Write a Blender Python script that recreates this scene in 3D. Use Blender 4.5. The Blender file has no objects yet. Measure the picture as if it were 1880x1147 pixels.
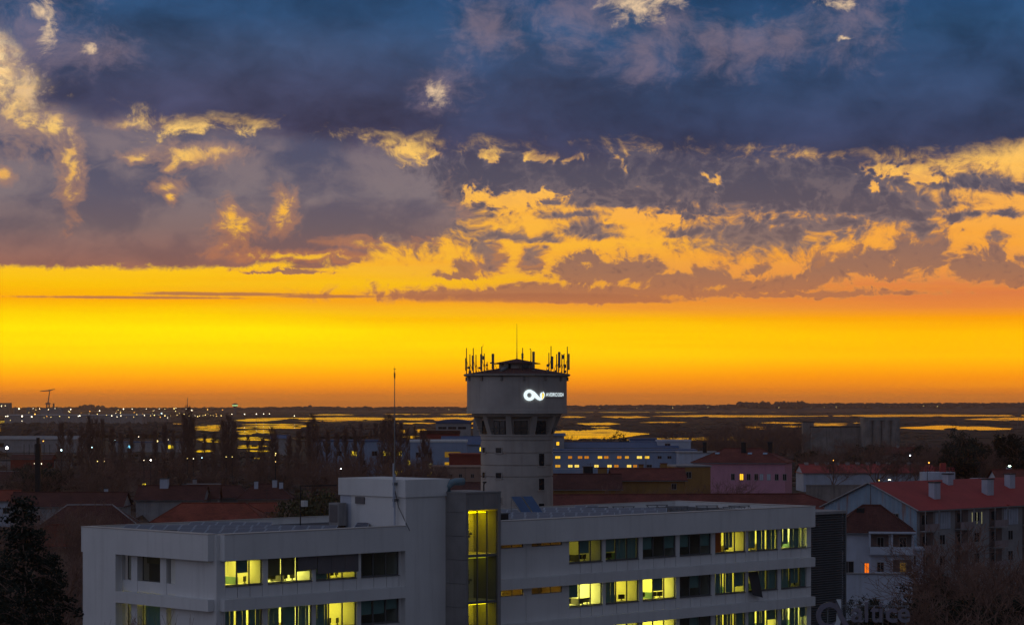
import bpy, bmesh, math, random
from mathutils import Vector, Matrix
from math import sin, cos, tan, atan, atan2, pi, sqrt, radians
import numpy as np

random.seed(7)
scene = bpy.context.scene
COL = scene.collection
K = 4400.0          # focal length in photograph pixels
CZ = 28.0           # camera height above the town's ground

# ------------------------------------------------------------------ camera
cam_d = bpy.data.cameras.new('camera')
cam_d.sensor_width = 36.0
cam_d.lens = K / 1880.0 * 36.0
cam_d.shift_y = 166.5 / 1880.0
cam_d.clip_start = 1.0
cam_d.clip_end = 60000.0
cam = bpy.data.objects.new('camera', cam_d)
COL.objects.link(cam)
cam.location = (0, 0, CZ)
cam.rotation_euler = (pi / 2, 0, 0)
scene.camera = cam

# ------------------------------------------------------------------ render look
scene.render.engine = 'CYCLES'
vs = scene.view_settings
scene.display_settings.display_device = 'sRGB'
vs.view_transform = 'Standard'
vs.look = 'None'
vs.exposure = 0.0
vs.gamma = 1.0
vs.use_curve_mapping = False
cy = scene.cycles
cy.use_denoising = True
cy.max_bounces = 6
cy.diffuse_bounces = 3
cy.glossy_bounces = 3
cy.transparent_max_bounces = 12
cy.volume_bounces = 0
cy.sample_clamp_indirect = 4.0
cy.caustics_reflective = False
cy.caustics_refractive = False


def lin(c):
    out = []
    for v in c:
        v = v / 255.0
        out.append(v / 12.92 if v <= 0.04045 else ((v + 0.055) / 1.055) ** 2.4)
    return out


# ------------------------------------------------------------------ sky (world)
world = bpy.data.worlds.new('World')
scene.world = world
world.use_nodes = True
world.cycles.sampling_method = 'MANUAL'
world.cycles.sample_map_resolution = 1024
wt = world.node_tree
wt.nodes.clear()


class NT:
    """thin wrapper that writes node maths as calls"""
    def __init__(self, tree):
        self.t = tree

    def new(self, typ, **kw):
        n = self.t.nodes.new(typ)
        for k, v in kw.items():
            setattr(n, k, v)
        return n

    def plug(self, sock, v):
        if isinstance(v, (int, float)):
            sock.default_value = v
        elif isinstance(v, (tuple, list)):
            if len(v) == 3 and sock.type == 'RGBA':
                v = tuple(v) + (1.0,)
            sock.default_value = v
        else:
            self.t.links.new(v, sock)

    def m(self, op, a, b=0.0, c=0.0, clamp=False):
        n = self.new('ShaderNodeMath', operation=op, use_clamp=clamp)
        self.plug(n.inputs[0], a)
        self.plug(n.inputs[1], b)
        if op in ('MULTIPLY_ADD', 'SMOOTH_MAX', 'SMOOTH_MIN', 'COMPARE'):
            self.plug(n.inputs[2], c)
        return n.outputs[0]

    def vm(self, op, a, b=(0, 0, 0), c=(0, 0, 0)):
        n = self.new('ShaderNodeVectorMath', operation=op)
        self.plug(n.inputs[0], a)
        if op not in ('LENGTH', 'NORMALIZE'):
            self.plug(n.inputs[1], b)
        if op == 'MULTIPLY_ADD':
            self.plug(n.inputs[2], c)
        return n.outputs['Value'] if op in ('LENGTH', 'DOT_PRODUCT') else n.outputs[0]

    def comb(self, x, y, z=0.0):
        n = self.new('ShaderNodeCombineXYZ')
        self.plug(n.inputs[0], x); self.plug(n.inputs[1], y); self.plug(n.inputs[2], z)
        return n.outputs[0]

    def sep(self, v):
        n = self.new('ShaderNodeSeparateXYZ')
        self.plug(n.inputs[0], v)
        return n.outputs

    def rng(self, v, a, b, c=0.0, d=1.0, smooth=True):
        n = self.new('ShaderNodeMapRange', interpolation_type='SMOOTHSTEP' if smooth else 'LINEAR')
        n.clamp = True
        self.plug(n.inputs['Value'], v)
        self.plug(n.inputs['From Min'], a); self.plug(n.inputs['From Max'], b)
        self.plug(n.inputs['To Min'], c); self.plug(n.inputs['To Max'], d)
        return n.outputs[0]

    def noise(self, v, scale=1.0, detail=6.0, rough=0.55, dim='2D', col=False, lac=2.0):
        n = self.new('ShaderNodeTexNoise', noise_dimensions=dim)
        self.plug(n.inputs['Vector'], v)
        n.inputs['Scale'].default_value = scale
        n.inputs['Detail'].default_value = detail
        n.inputs['Roughness'].default_value = rough
        n.inputs['Lacunarity'].default_value = lac
        return n.outputs['Color'] if col else n.outputs[0]

    def ramp(self, v, stops):
        n = self.new('ShaderNodeValToRGB')
        self.plug(n.inputs[0], v)
        cr = n.color_ramp
        cr.interpolation = 'LINEAR'
        while len(cr.elements) > 1:
            cr.elements.remove(cr.elements[-1])
        for i, (p, c) in enumerate(stops):
            e = cr.elements[0] if i == 0 else cr.elements.new(p)
            e.position = p
            e.color = (*c, 1.0)
        return n.outputs[0]

    def mix(self, f, a, b, mode='MIX'):
        n = self.new('ShaderNodeMix', data_type='RGBA', blend_type=mode)
        n.clamp_factor = True
        self.plug(n.inputs[0], f)
        self.plug(n.inputs[6], a)
        self.plug(n.inputs[7], b)
        return n.outputs[2]

    def link(self, a, b):
        self.t.links.new(a, b)


W = NT(wt)
tc = W.new('ShaderNodeTexCoord').outputs['Generated']
X, Y, Z = W.sep(tc)
az = W.m('ARCTAN2', X, Y)                                   # azimuth from the view's middle
hyp = W.m('SQRT', W.m('ADD', W.m('MULTIPLY', X, X), W.m('MULTIPLY', Y, Y)))
tel = W.m('DIVIDE', Z, W.m('MAXIMUM', hyp, 0.02))           # tangent of the elevation
p = W.m('MULTIPLY', az, K)
q = W.m('MULTIPLY', tel, K)
P = W.comb(p, q)


def sky_pt(px, py):
    a = atan((px - 940.0) / K)
    return a * K, (740.0 - py) * cos(a)


# clear sky behind the clouds: two elevation gradients, towards the set sun and away from it
def grad(stops):
    st = sorted(((740.0 - y) / 760.0, lin(c)) for y, c in stops)
    return st


qn = W.m('DIVIDE', q, 760.0, clamp=True)
near_sun = W.ramp(qn, grad([(740, (196, 112, 52)), (722, (226, 126, 34)), (705, (247, 146, 10)), (686, (255, 172, 0)),
                            (655, (255, 206, 0)), (605, (255, 226, 0)), (575, (255, 208, 0)), (550, (255, 172, 8)),
                            (525, (255, 196, 8)), (490, (255, 198, 34)), (400, (255, 190, 62)), (250, (255, 205, 112)),
                            (0, (252, 226, 190))]))
off_sun = W.ramp(qn, grad([(740, (200, 116, 58)), (718, (222, 124, 36)), (692, (246, 146, 8)), (655, (255, 184, 0)),
                           (612, (255, 186, 0)), (585, (250, 158, 14)), (566, (232, 136, 66)), (535, (220, 124, 76)),
                           (505, (236, 148, 74)), (450, (250, 168, 66)), (380, (252, 176, 78)), (300, (255, 196, 98)),
                           (0, (238, 214, 190))]))
blend_n = W.m('MULTIPLY', W.m('SUBTRACT', W.noise(W.vm('MULTIPLY', P, (1 / 900, 1 / 60, 0)), 1.0, 3, 0.5), 0.5), 900.0)
clear = W.mix(W.rng(W.m('ADD', p, blend_n), -620, 720), near_sun, off_sun)
# the thin veil low in the bright band
streak = W.noise(W.vm('MULTIPLY', P, (1 / 700, 1 / 18, 0)), 1.0, 4, 0.55)
clear = W.mix(W.m('MULTIPLY', W.rng(streak, 0.45, 0.75), 0.16), clear, (1.0, 0.36, 0.0))

boost = W.rng(q, 0, 230, 1.24, 1.0)
clear = W.mix(1.0, clear, W.comb(boost, boost, W.rng(q, 60, 260, 0.55, 1.0)), 'MULTIPLY')


w1 = W.noise(W.vm('MULTIPLY', P, (1 / 150, 1 / 95, 0)), 1.0, 3, 0.5, col=True)
Pw = W.vm('MULTIPLY_ADD', W.vm('SUBTRACT', w1, (0.5, 0.5, 0.5)), (90, 50, 0), P)
w2 = W.noise(W.vm('MULTIPLY', Pw, (1 / 52, 1 / 36, 0)), 1.0, 5, 0.6, col=True)
Pf = W.vm('MULTIPLY_ADD', W.vm('SUBTRACT', w2, (0.5, 0.5, 0.5)), (64, 44, 0),
          W.vm('MULTIPLY_ADD', W.vm('SUBTRACT', w1, (0.5, 0.5, 0.5)), (70, 36, 0), P))
big = W.m('SUBTRACT', W.noise(W.vm('MULTIPLY', Pw, (1 / 130, 1 / 80, 0)), 1.0, 10, 0.57), 0.5)
fine = W.m('SUBTRACT', W.noise(W.vm('MULTIPLY', Pw, (1 / 34, 1 / 26, 0)), 1.0, 8, 0.70), 0.5)
vor = W.new('ShaderNodeTexVoronoi', voronoi_dimensions='2D', feature='SMOOTH_F1')
W.plug(vor.inputs['Vector'], W.vm('MULTIPLY', Pw, (1 / 30, 1 / 27, 0)))
vor.inputs['Scale'].default_value = 1.0
vor.inputs['Smoothness'].default_value = 0.3
vor.inputs['Detail'].default_value = 2.0
vor2 = W.new('ShaderNodeTexVoronoi', voronoi_dimensions='2D', feature='SMOOTH_F1')
W.plug(vor2.inputs['Vector'], W.vm('MULTIPLY', Pw, (1 / 13, 1 / 11, 0)))
vor2.inputs['Scale'].default_value = 1.0
vor2.inputs['Smoothness'].default_value = 0.2
vor2.inputs['Detail'].default_value = 2.0
puff = W.m('SUBTRACT', 0.45, W.m('ADD', W.m('MULTIPLY', vor.outputs['Distance'], 0.62), W.m('MULTIPLY', vor2.outputs['Distance'], 0.38)))
# torn veils of lit vapour inside the openings
vap = W.rng(W.m('ADD', W.m('MULTIPLY', fine, 1.3), W.m('MULTIPLY', big, 0.9)), -0.06, 0.22)
clear = W.mix(W.m('MULTIPLY', W.m('MULTIPLY', vap, W.rng(q, 330, 430)), 0.45), clear, W.ramp(qn, [(0.3, lin((214, 140, 70))), (0.6, lin((206, 150, 104))), (1.0, lin((190, 160, 140)))]))


Pm = W.vm('MULTIPLY_ADD', W.vm('SUBTRACT', w2, (0.5, 0.5, 0.5)), (40, 28, 0),
          W.vm('MULTIPLY_ADD', W.vm('SUBTRACT', w1, (0.5, 0.5, 0.5)), (36, 20, 0), P))


def field(blobs, src=None, flat=0.0):
    """the largest of (1 - elliptical distance) over a list of (px, py, rx, ry); flat gives each a straighter base"""
    src = src or Pm
    out = None
    for px, py, rx, ry in blobs:
        cx, cy_ = sky_pt(px, py)
        v = W.vm('MULTIPLY_ADD', src, (1 / rx, 1 / ry, 0), (-cx / rx, -cy_ / ry, 0))
        if flat:
            v = W.vm('MAXIMUM', v, W.vm('MULTIPLY', v, (-1, -flat, 0)))
        d = W.m('SUBTRACT', 1.0, W.vm('LENGTH', v))
        out = d if out is None else W.m('MAXIMUM', out, d)
    return out


def ramp_px(stops):
    return W.ramp(qn, grad(stops))


def layer(below, D, lo, hi, colour, amount=1.0):
    al = W.m('MULTIPLY', W.rng(D, lo, hi), amount)
    return W.mix(al, below, colour), al


# --- layer 1: cumulus chains and torn scraps in the bright half
cumuli = field([(1055, 505, 60, 34), (1110, 505, 60, 30), (1075, 476, 26, 20), (1165, 500, 52, 34), (1235, 520, 70, 22),
                (1305, 512, 46, 26), (1375, 526, 80, 18), (1455, 522, 70, 20), (1515, 500, 44, 40), (1590, 488, 72, 34),
                (1690, 474, 66, 56), (1715, 452, 26, 28), (1640, 500, 60, 18), (1785, 492, 52, 32), (1835, 500, 60, 26),
                (1828, 468, 18, 30), (978, 484, 26, 30), (912, 478, 20, 34), (862, 492, 30, 18), (838, 506, 50, 8),
                (1385, 498, 26, 12), (1500, 540, 200, 10), (1200, 535, 200, 14), (965, 540, 290, 17), (1080, 546, 180, 12),
                (1875, 515, 60, 14), (640, 480, 30, 8), (520, 500, 80, 4)], None, 1.7)
Dc = W.m('ADD', cumuli, W.m('ADD', W.m('MULTIPLY', puff, 0.8), W.m('MULTIPLY', fine, 1.5)))
# flat bases: the chain fades to haze downwards
cum_col = ramp_px([(560, (172, 108, 76)), (530, (156, 104, 82)), (490, (132, 98, 88)), (450, (116, 94, 94)), (400, (100, 88, 96))])
sky_c, _ = layer(clear, Dc, -0.75, -0.1, lin((222, 148, 74)), 0.45)
cum_lit = ramp_px([(560, (192, 120, 76)), (500, (162, 114, 90)), (450, (142, 108, 98)), (400, (126, 104, 104))])
cum_col = W.mix(W.rng(W.m('ADD', W.m('MULTIPLY', fine, 1.2), W.m('MULTIPLY', puff, 0.7)), -0.12, 0.3), cum_lit, cum_col)
sky_c, _ = layer(sky_c, Dc, -0.38, 0.1, cum_col, 0.96)
thin = field([(980, 547, 285, 10), (420, 540, 170, 4), (600, 544, 120, 4), (330, 538, 60, 3), (1100, 552, 170, 6),
              (560, 490, 40, 3), (240, 546, 240, 3)], P)
Dt = W.m('ADD', thin, W.m('MULTIPLY', fine, 0.9))
sky_c, _ = layer(sky_c, Dt, -0.15, 0.5, ramp_px([(556, (190, 118, 74)), (535, (168, 108, 78)), (480, (160, 112, 84))]), 0.85)

# --- layer 2: middle band of broken grey cloud
mid = field([(735, 335, 75, 46), (810, 322, 110, 26), (800, 372, 60, 30), (950, 312, 95, 22), (1040, 322, 90, 16), (1130, 290, 90, 14),
             (1220, 325, 150, 46), (1150, 352, 130, 30), (1400, 330, 230, 66), (1530, 345, 200, 46), (1330, 372, 70, 22),
             (1250, 395, 60, 12), (1560, 376, 130, 18), (1640, 384, 60, 20), (1630, 322, 42, 24), (1795, 335, 100, 20),
             (1850, 345, 50, 16), (1735, 345, 50, 10), (1405, 436, 125, 52), (1345, 428, 72, 26), (1265, 428, 48, 13), (1500, 410, 120, 20),
             (1440, 410, 60, 16), (1640, 405, 60, 16), (1690, 420, 40, 26), (1080, 422, 52, 24), (1050, 395, 60, 12), (930, 432, 64, 11),
             (985, 438, 40, 8), (890, 458, 30, 24), (905, 490, 22, 20), (980, 470, 22, 20), (900, 375, 60, 26), (880, 355, 55, 20),
             (1000, 372, 50, 10), (1310, 392, 40, 8), (1825, 436, 28, 10), (1755, 400, 50, 12), (1850, 395, 30, 9), (1580, 430, 24, 20), (1110, 435, 40, 10),
             (700, 432, 90, 10), (1540, 435, 14, 22)], None, 1.5)
fill = field([(1080, 315, 520, 62), (1400, 335, 360, 66), (1560, 372, 210, 28), (740, 360, 170, 96), (880, 320, 200, 60), (1150, 360, 150, 30), (740, 410, 140, 44), (1640, 392, 90, 20)])
mgaps = field([(885, 350, 30, 26), (935, 372, 60, 22), (1000, 358, 50, 14), (752, 284, 54, 22), (720, 300, 20, 12), (905, 288, 26, 12), (985, 290, 56, 13), (1055, 294, 40, 8), (1140, 306, 24, 22), (1316, 334, 24, 18), (1300, 322, 14, 10),
               (858, 352, 17, 28), (1640, 312, 74, 13), (1700, 330, 44, 12), (1600, 345, 10, 18), (960, 362, 60, 12), (1010, 352, 40, 10), (1230, 398, 50, 8), (1150, 400, 40, 12)])
gtex = W.m('SUBTRACT', W.m('ADD', W.m('MULTIPLY', fine, 2.4), W.m('MULTIPLY', big, 1.0)), W.m('MULTIPLY', puff, 0.9))
mid = W.m('MAXIMUM', W.m('ADD', mid, 0.06), W.m('MULTIPLY', fill, 1.9))
mid = W.m('SUBTRACT', mid, W.m('MULTIPLY', W.rng(W.m('ADD', mgaps, gtex), 0.05, 1.2), 1.6))
Dm = W.m('ADD', mid, W.m('ADD', W.m('MULTIPLY', fine, 1.5), W.m('ADD', W.m('MULTIPLY', big, 0.9), W.m('MULTIPLY', puff, 1.0))))
shade = W.m('ADD', W.m('MULTIPLY', big, 1.0), W.m('MULTIPLY', fine, 0.35))
mid_dark = ramp_px([(520, (140, 104, 92)), (460, (118, 98, 98)), (400, (92, 84, 96)), (330, (76, 76, 96)), (270, (66, 68, 93)), (150, (56, 68, 100)), (0, (48, 70, 108))])
mid_lite = ramp_px([(520, (168, 118, 94)), (460, (142, 114, 104)), (400, (120, 104, 108)), (330, (102, 94, 106)), (270, (90, 86, 104)), (150, (88, 96, 124)), (0, (84, 100, 132))])
thick = W.m('MULTIPLY', W.rng(Dm, -0.1, 1.1), 0.30)                       # darker where the cloud is deep, lit towards its rims
mid_col = W.mix(W.rng(W.m('ADD', W.m('ADD', shade, thick), W.m('MULTIPLY', puff, 0.35)), -0.12, 0.30), mid_lite, mid_dark)
halo_col = ramp_px([(520, (224, 140, 66)), (460, (214, 138, 70)), (400, (196, 132, 82)), (330, (172, 120, 92)), (270, (146, 108, 102))])
sky_c, _ = layer(sky_c, Dm, -0.95, -0.2, halo_col, 0.42)
sky_c, _ = layer(sky_c, Dm, -0.6, 0.3, mid_col, 0.97)

# --- layer 3: the broad bank low on the left with its straight base
bank = field([(150, 410, 560, 115), (420, 380, 430, 135), (80, 300, 260, 180), (480, 330, 330, 120), (650, 370, 190, 84), (740, 395, 130, 52),
              (300, 465, 360, 38), (70, 470, 300, 36), (560, 440, 120, 36), (590, 466, 60, 16)])
holes = field([(352, 284, 44, 13), (400, 276, 34, 8), (320, 296, 13, 13), (310, 340, 17, 9), (318, 362, 6, 10), (434, 424, 26, 19), (420, 398, 11, 20),
               (522, 386, 13, 24), (512, 410, 11, 12), (240, 225, 32, 6), (44, 178, 38, 48), (92, 230, 26, 20), (14, 130, 18, 32), (60, 215, 34, 20),
               (0, 322, 15, 9), (700, 446, 60, 6), (560, 470, 90, 6), (860, 350, 20, 24),
               (130, 300, 14, 50), (250, 290, 18, 8)], W.vm('MULTIPLY_ADD', W.vm('SUBTRACT', w2, (0.5, 0.5, 0.5)), (34, 26, 0), P))
Db = W.m('ADD', W.m('MULTIPLY', bank, 1.5), W.m('ADD', W.m('MULTIPLY', fine, 0.9), W.m('MULTIPLY', big, 1.6)))
hole = W.m('SUBTRACT', W.m('ADD', holes, W.m('ADD', W.m('MULTIPLY', fine, 3.0), W.m('MULTIPLY', big, 0.6))), W.m('MULTIPLY', puff, 1.1))
base_cut = W.m('ADD', W.m('ADD', q, W.m('MULTIPLY', W.m('MAXIMUM', W.m('ADD', p, 330), 0.0), -0.19)), W.m('MULTIPLY', fine, 26))
cut = W.rng(base_cut, 240, 252)
bank_dark = ramp_px([(510, (140, 94, 82)), (470, (130, 96, 92)), (420, (110, 94, 100)), (360, (96, 90, 106)), (300, (84, 84, 106)), (220, (76, 79, 106)), (100, (66, 80, 114)), (0, (56, 82, 120))])
bank_lite = ramp_px([(510, (164, 106, 84)), (470, (150, 108, 98)), (420, (134, 110, 108)), (360, (130, 116, 120)), (300, (128, 114, 120)), (220, (126, 113, 122)), (100, (118, 117, 134)), (0, (106, 118, 138))])
soft = W.m('SUBTRACT', W.noise(W.vm('MULTIPLY', Pw, (1 / 210, 1 / 120, 0)), 1.0, 7, 0.5), 0.5)
bank_col = W.mix(W.rng(W.m('ADD', soft, W.m('ADD', W.m('MULTIPLY', big, 0.7), W.m('MULTIPLY', fine, 0.3))), -0.2, 0.22), bank_dark, bank_lite)
al_b = W.m('MULTIPLY', W.m('MULTIPLY', W.rng(Db, 0.0, 0.4), cut), W.m('SUBTRACT', 1.0, W.m('MULTIPLY', W.rng(hole, 0.08, 1.4), 0.9)))
bank_col = W.mix(W.m('MULTIPLY', W.rng(hole, -1.3, 0.2), 0.55), bank_col, ramp_px([(480, (196, 122, 76)), (380, (178, 128, 100)), (280, (168, 132, 116)), (100, (170, 150, 140))]))
sky_c = W.mix(al_b, sky_c, bank_col)

# --- layer 4: the dark roof of cloud across the top; it goes on overhead
# its lower edge runs from (80, 205) through (700, 270) to (1750, 300)
edge = W.rng(p, -900, -240, 526, 462, smooth=False)
edge2 = W.rng(p, -240, 800, 0, -34, smooth=False)
edge3 = W.rng(p, 800, 980, 0, 24, smooth=False)
low = W.m('ADD', edge, W.m('ADD', edge2, edge3))
roof = W.m('DIVIDE', W.m('SUBTRACT', q, low), 60.0)
roof = W.m('MINIMUM', roof, W.m('ADD', W.m('DIVIDE', W.m('ADD', p, 880), 90.0), W.rng(q, 560, 740, 0.0, 1.5)))   # torn open on the far left
roof = W.m('MINIMUM', roof, 1.2)
Dr = W.m('ADD', roof, W.m('ADD', W.m('MULTIPLY', fine, 0.7), W.m('MULTIPLY', big, 1.3)))
gap = field([(1172, 12, 66, 36), (1210, 4, 50, 16), (1540, 8, 40, 12), (1550, 70, 20, 6),
             (803, 170, 26, 26), (160, 92, 16, 14), (88, 45, 16, 56), (70, 20, 26, 20), (30, 165, 60, 40)])
veil = field([(1370, 92, 90, 40), (1310, 90, 40, 46), (900, 50, 70, 50), (1080, 30, 110, 60), (1170, 90, 60, 60), (1440, 70, 60, 44), (820, 160, 60, 50),
              (60, 60, 90, 90), (170, 95, 70, 40), (1560, 40, 70, 60), (1220, 60, 70, 50)])
gap_a = W.m('MULTIPLY', W.rng(W.m('ADD', gap, W.m('ADD', W.m('MULTIPLY', fine, 2.6), W.m('MULTIPLY', big, 0.6))), -0.1, 1.3), 0.95)
veil_a = W.rng(W.m('ADD', veil, W.m('ADD', W.m('MULTIPLY', fine, 2.2), W.m('MULTIPLY', big, 2.4))), -0.5, 1.3)
roof_left = ramp_px([(300, (74, 66, 88)), (230, (68, 66, 92)), (160, (66, 70, 98)), (90, (62, 78, 110)), (30, (48, 78, 116)), (-20, (42, 74, 112))])
roof_right = ramp_px([(310, (66, 66, 92)), (250, (56, 64, 94)), (180, (52, 68, 100)), (110, (50, 74, 110)), (50, (46, 78, 116)), (-20, (34, 68, 108))])
roof_col = W.mix(W.rng(W.m('ADD', p, W.m('MULTIPLY', soft, 900)), -500, 500), roof_left, roof_right)
tone = W.m('ADD', 1.0, W.m('ADD', W.m('MULTIPLY', soft, 1.3), W.m('ADD', W.m('MULTIPLY', big, 0.55), W.m('MULTIPLY', fine, 0.22))))
roof_col = W.mix(1.0, roof_col, W.comb(tone, tone, tone), 'MULTIPLY')
roof_col = W.mix(W.m('MULTIPLY', veil_a, 0.46), roof_col, lin((150, 126, 134)))
roof_col = W.mix(gap_a, roof_col, lin((240, 206, 164)))
sky_c = W.mix(W.rng(Dr, -0.25, 0.62), sky_c, roof_col)

# --- beyond the frame: the same overcast, lit from the east side by the last blue light
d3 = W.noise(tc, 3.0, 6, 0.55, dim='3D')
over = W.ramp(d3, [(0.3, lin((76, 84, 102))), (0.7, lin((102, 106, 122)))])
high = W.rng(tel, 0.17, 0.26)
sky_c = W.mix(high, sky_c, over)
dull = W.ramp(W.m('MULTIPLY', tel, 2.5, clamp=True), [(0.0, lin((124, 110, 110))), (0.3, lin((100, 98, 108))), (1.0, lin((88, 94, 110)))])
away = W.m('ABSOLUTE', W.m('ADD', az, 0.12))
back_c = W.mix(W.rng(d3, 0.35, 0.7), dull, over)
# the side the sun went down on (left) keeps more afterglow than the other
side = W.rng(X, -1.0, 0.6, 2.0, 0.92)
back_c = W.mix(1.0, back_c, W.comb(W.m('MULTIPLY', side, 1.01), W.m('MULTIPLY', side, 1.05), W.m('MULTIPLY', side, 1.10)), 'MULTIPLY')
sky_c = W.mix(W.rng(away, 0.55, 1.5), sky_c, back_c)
ground_c = lin((30, 26, 26))
sky_c = W.mix(W.rng(tel, -0.03, -0.002), ground_c, sky_c)
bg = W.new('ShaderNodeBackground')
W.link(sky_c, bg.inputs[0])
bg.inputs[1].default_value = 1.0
wo = W.new('ShaderNodeOutputWorld')
W.link(bg.outputs[0], wo.inputs[0])


# ------------------------------------------------------------------ helpers
def at(px, py, y):
    """the point at distance y that the photograph shows at (px, py)"""
    return Vector(((px - 940) / K * y, y, CZ - (py - 740) / K * y))


def xat(px, y):
    return (px - 940) / K * y


def zat(py, y):
    return CZ - (py - 740) / K * y


def ydist(py, z):
    """distance at which a height z shows at row py"""
    return (CZ - z) * K / (py - 740)


class MB:
    def __init__(self):
        self.v, self.f, self.mi = [], [], []

    def poly(self, pts, mi=0):
        n = len(self.v)
        self.v += [tuple(p) for p in pts]
        self.f.append(tuple(range(n, n + len(pts))))
        self.mi.append(mi)
        return self

    def box(self, x0, y0, z0, x1, y1, z1, mi=0, mat=None):
        n = len(self.v)
        c = [(x0, y0, z0), (x1, y0, z0), (x1, y1, z0), (x0, y1, z0), (x0, y0, z1), (x1, y0, z1), (x1, y1, z1), (x0, y1, z1)]
        if mat is not None:
            c = [tuple(mat @ Vector(p)) for p in c]
        self.v += c
        for q4 in ((0, 3, 2, 1), (4, 5, 6, 7), (0, 1, 5, 4), (1, 2, 6, 5), (2, 3, 7, 6), (3, 0, 4, 7)):
            self.f.append(tuple(n + i for i in q4))
            self.mi.append(mi)
        return self

    def prism(self, pts, z0, z1, mi=0):
        """vertical prism over a counter-clockwise outline"""
        n, k = len(self.v), len(pts)
        self.v += [(x, y, z0) for x, y in pts] + [(x, y, z1) for x, y in pts]
        self.f.append(tuple(n + i for i in reversed(range(k))))
        self.f.append(tuple(n + k + i for i in range(k)))
        self.mi += [mi, mi]
        for i in range(k):
            j = (i + 1) % k
            self.f.append((n + i, n + j, n + k + j, n + k + i))
            self.mi.append(mi)
        return self

    def tube(self, pts, rads, n=4, mi=0, cap=True):
        rings = []
        for i, pt in enumerate(pts):
            pt = Vector(pt)
            d = (Vector(pts[min(i + 1, len(pts) - 1)]) - Vector(pts[max(i - 1, 0)])).normalized()
            a = d.orthogonal().normalized()
            if abs(d.z) < 0.99:
                a = d.cross(Vector((0, 0, 1))).normalized()
            else:
                a = Vector((1, 0, 0))
            b = d.cross(a)
            s = len(self.v)
            for j in range(n):
                t = 2 * pi * j / n
                self.v.append(tuple(pt + (a * cos(t) + b * sin(t)) * rads[i]))
            rings.append(s)
        for r0, r1 in zip(rings, rings[1:]):
            for j in range(n):
                k = (j + 1) % n
                self.f.append((r0 + j, r0 + k, r1 + k, r1 + j))
                self.mi.append(mi)
        if cap:
            self.f.append(tuple(rings[0] + j for j in reversed(range(n)))); self.mi.append(mi)
            self.f.append(tuple(rings[-1] + j for j in range(n))); self.mi.append(mi)
        return self

    def lathe(self, prof, n=48, mi=0, cx=0.0, cy=0.0):
        """surface of revolution about a vertical axis from (radius, z) pairs going up the outside"""
        s = len(self.v)
        for r, z in prof:
            for j in range(n):
                t = 2 * pi * j / n
                self.v.append((cx + r * cos(t), cy + r * sin(t), z))
        for i in range(len(prof) - 1):
            for j in range(n):
                k = (j + 1) % n
                a = s + i * n
                self.f.append((a + j, a + k, a + n + k, a + n + j))
                self.mi.append(mi)
        return self

    def ball(self, c, r, n=8, m=5, mi=0, sz=1.0):
        prof = [(max(r * cos(-pi / 2 + pi * i / m), r * 0.02), c[2] + sz * r * sin(-pi / 2 + pi * i / m)) for i in range(m + 1)]
        return self.lathe(prof, n, mi, c[0], c[1])

    def build(self, name, mats, parent=None, smooth=False, kind=None):
        me = bpy.data.meshes.new(name)
        me.from_pydata(self.v, [], self.f)
        if not isinstance(mats, (list, tuple)):
            mats = [mats]
        for m in mats:
            me.materials.append(m)
        if len(mats) > 1:
            me.polygons.foreach_set('material_index', self.mi)
        if smooth:
            me.polygons.foreach_set('use_smooth', [True] * len(self.f))
        me.update()
        return put(name, me, parent, kind)


def put(name, me, parent=None, kind=None):
    o = bpy.data.objects.new(name, me)
    COL.objects.link(o)
    if parent is not None:
        o.parent = parent
    if kind:
        o['kind'] = kind
    return o


def tag(o, label, cat, group=None):
    o['label'] = label
    o['category'] = cat
    if group:
        o['group'] = group
    return o


def thing(name, label, cat, loc=(0, 0, 0), rz=0.0, group=None):
    o = bpy.data.objects.new(name, None)
    o.empty_display_size = 0.5
    COL.objects.link(o)
    o.location = loc
    o.rotation_euler = (0, 0, rz)
    return tag(o, label, cat, group)


def dup(root, loc, rz=None, label=None, group=None, scale=None):
    r = root.copy()
    COL.objects.link(r)
    r.location = loc
    if rz is not None:
        r.rotation_euler = (0, 0, rz)
    if scale is not None:
        r.scale = scale if isinstance(scale, tuple) else (scale, scale, scale)
    if label:
        r['label'] = label
    if group:
        r['group'] = group
    for ch in list(root.children):
        c = ch.copy(); COL.objects.link(c); c.parent = r
        for g in ch.children:
            d = g.copy(); COL.objects.link(d); d.parent = c
    return r


MATS = {}


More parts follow.
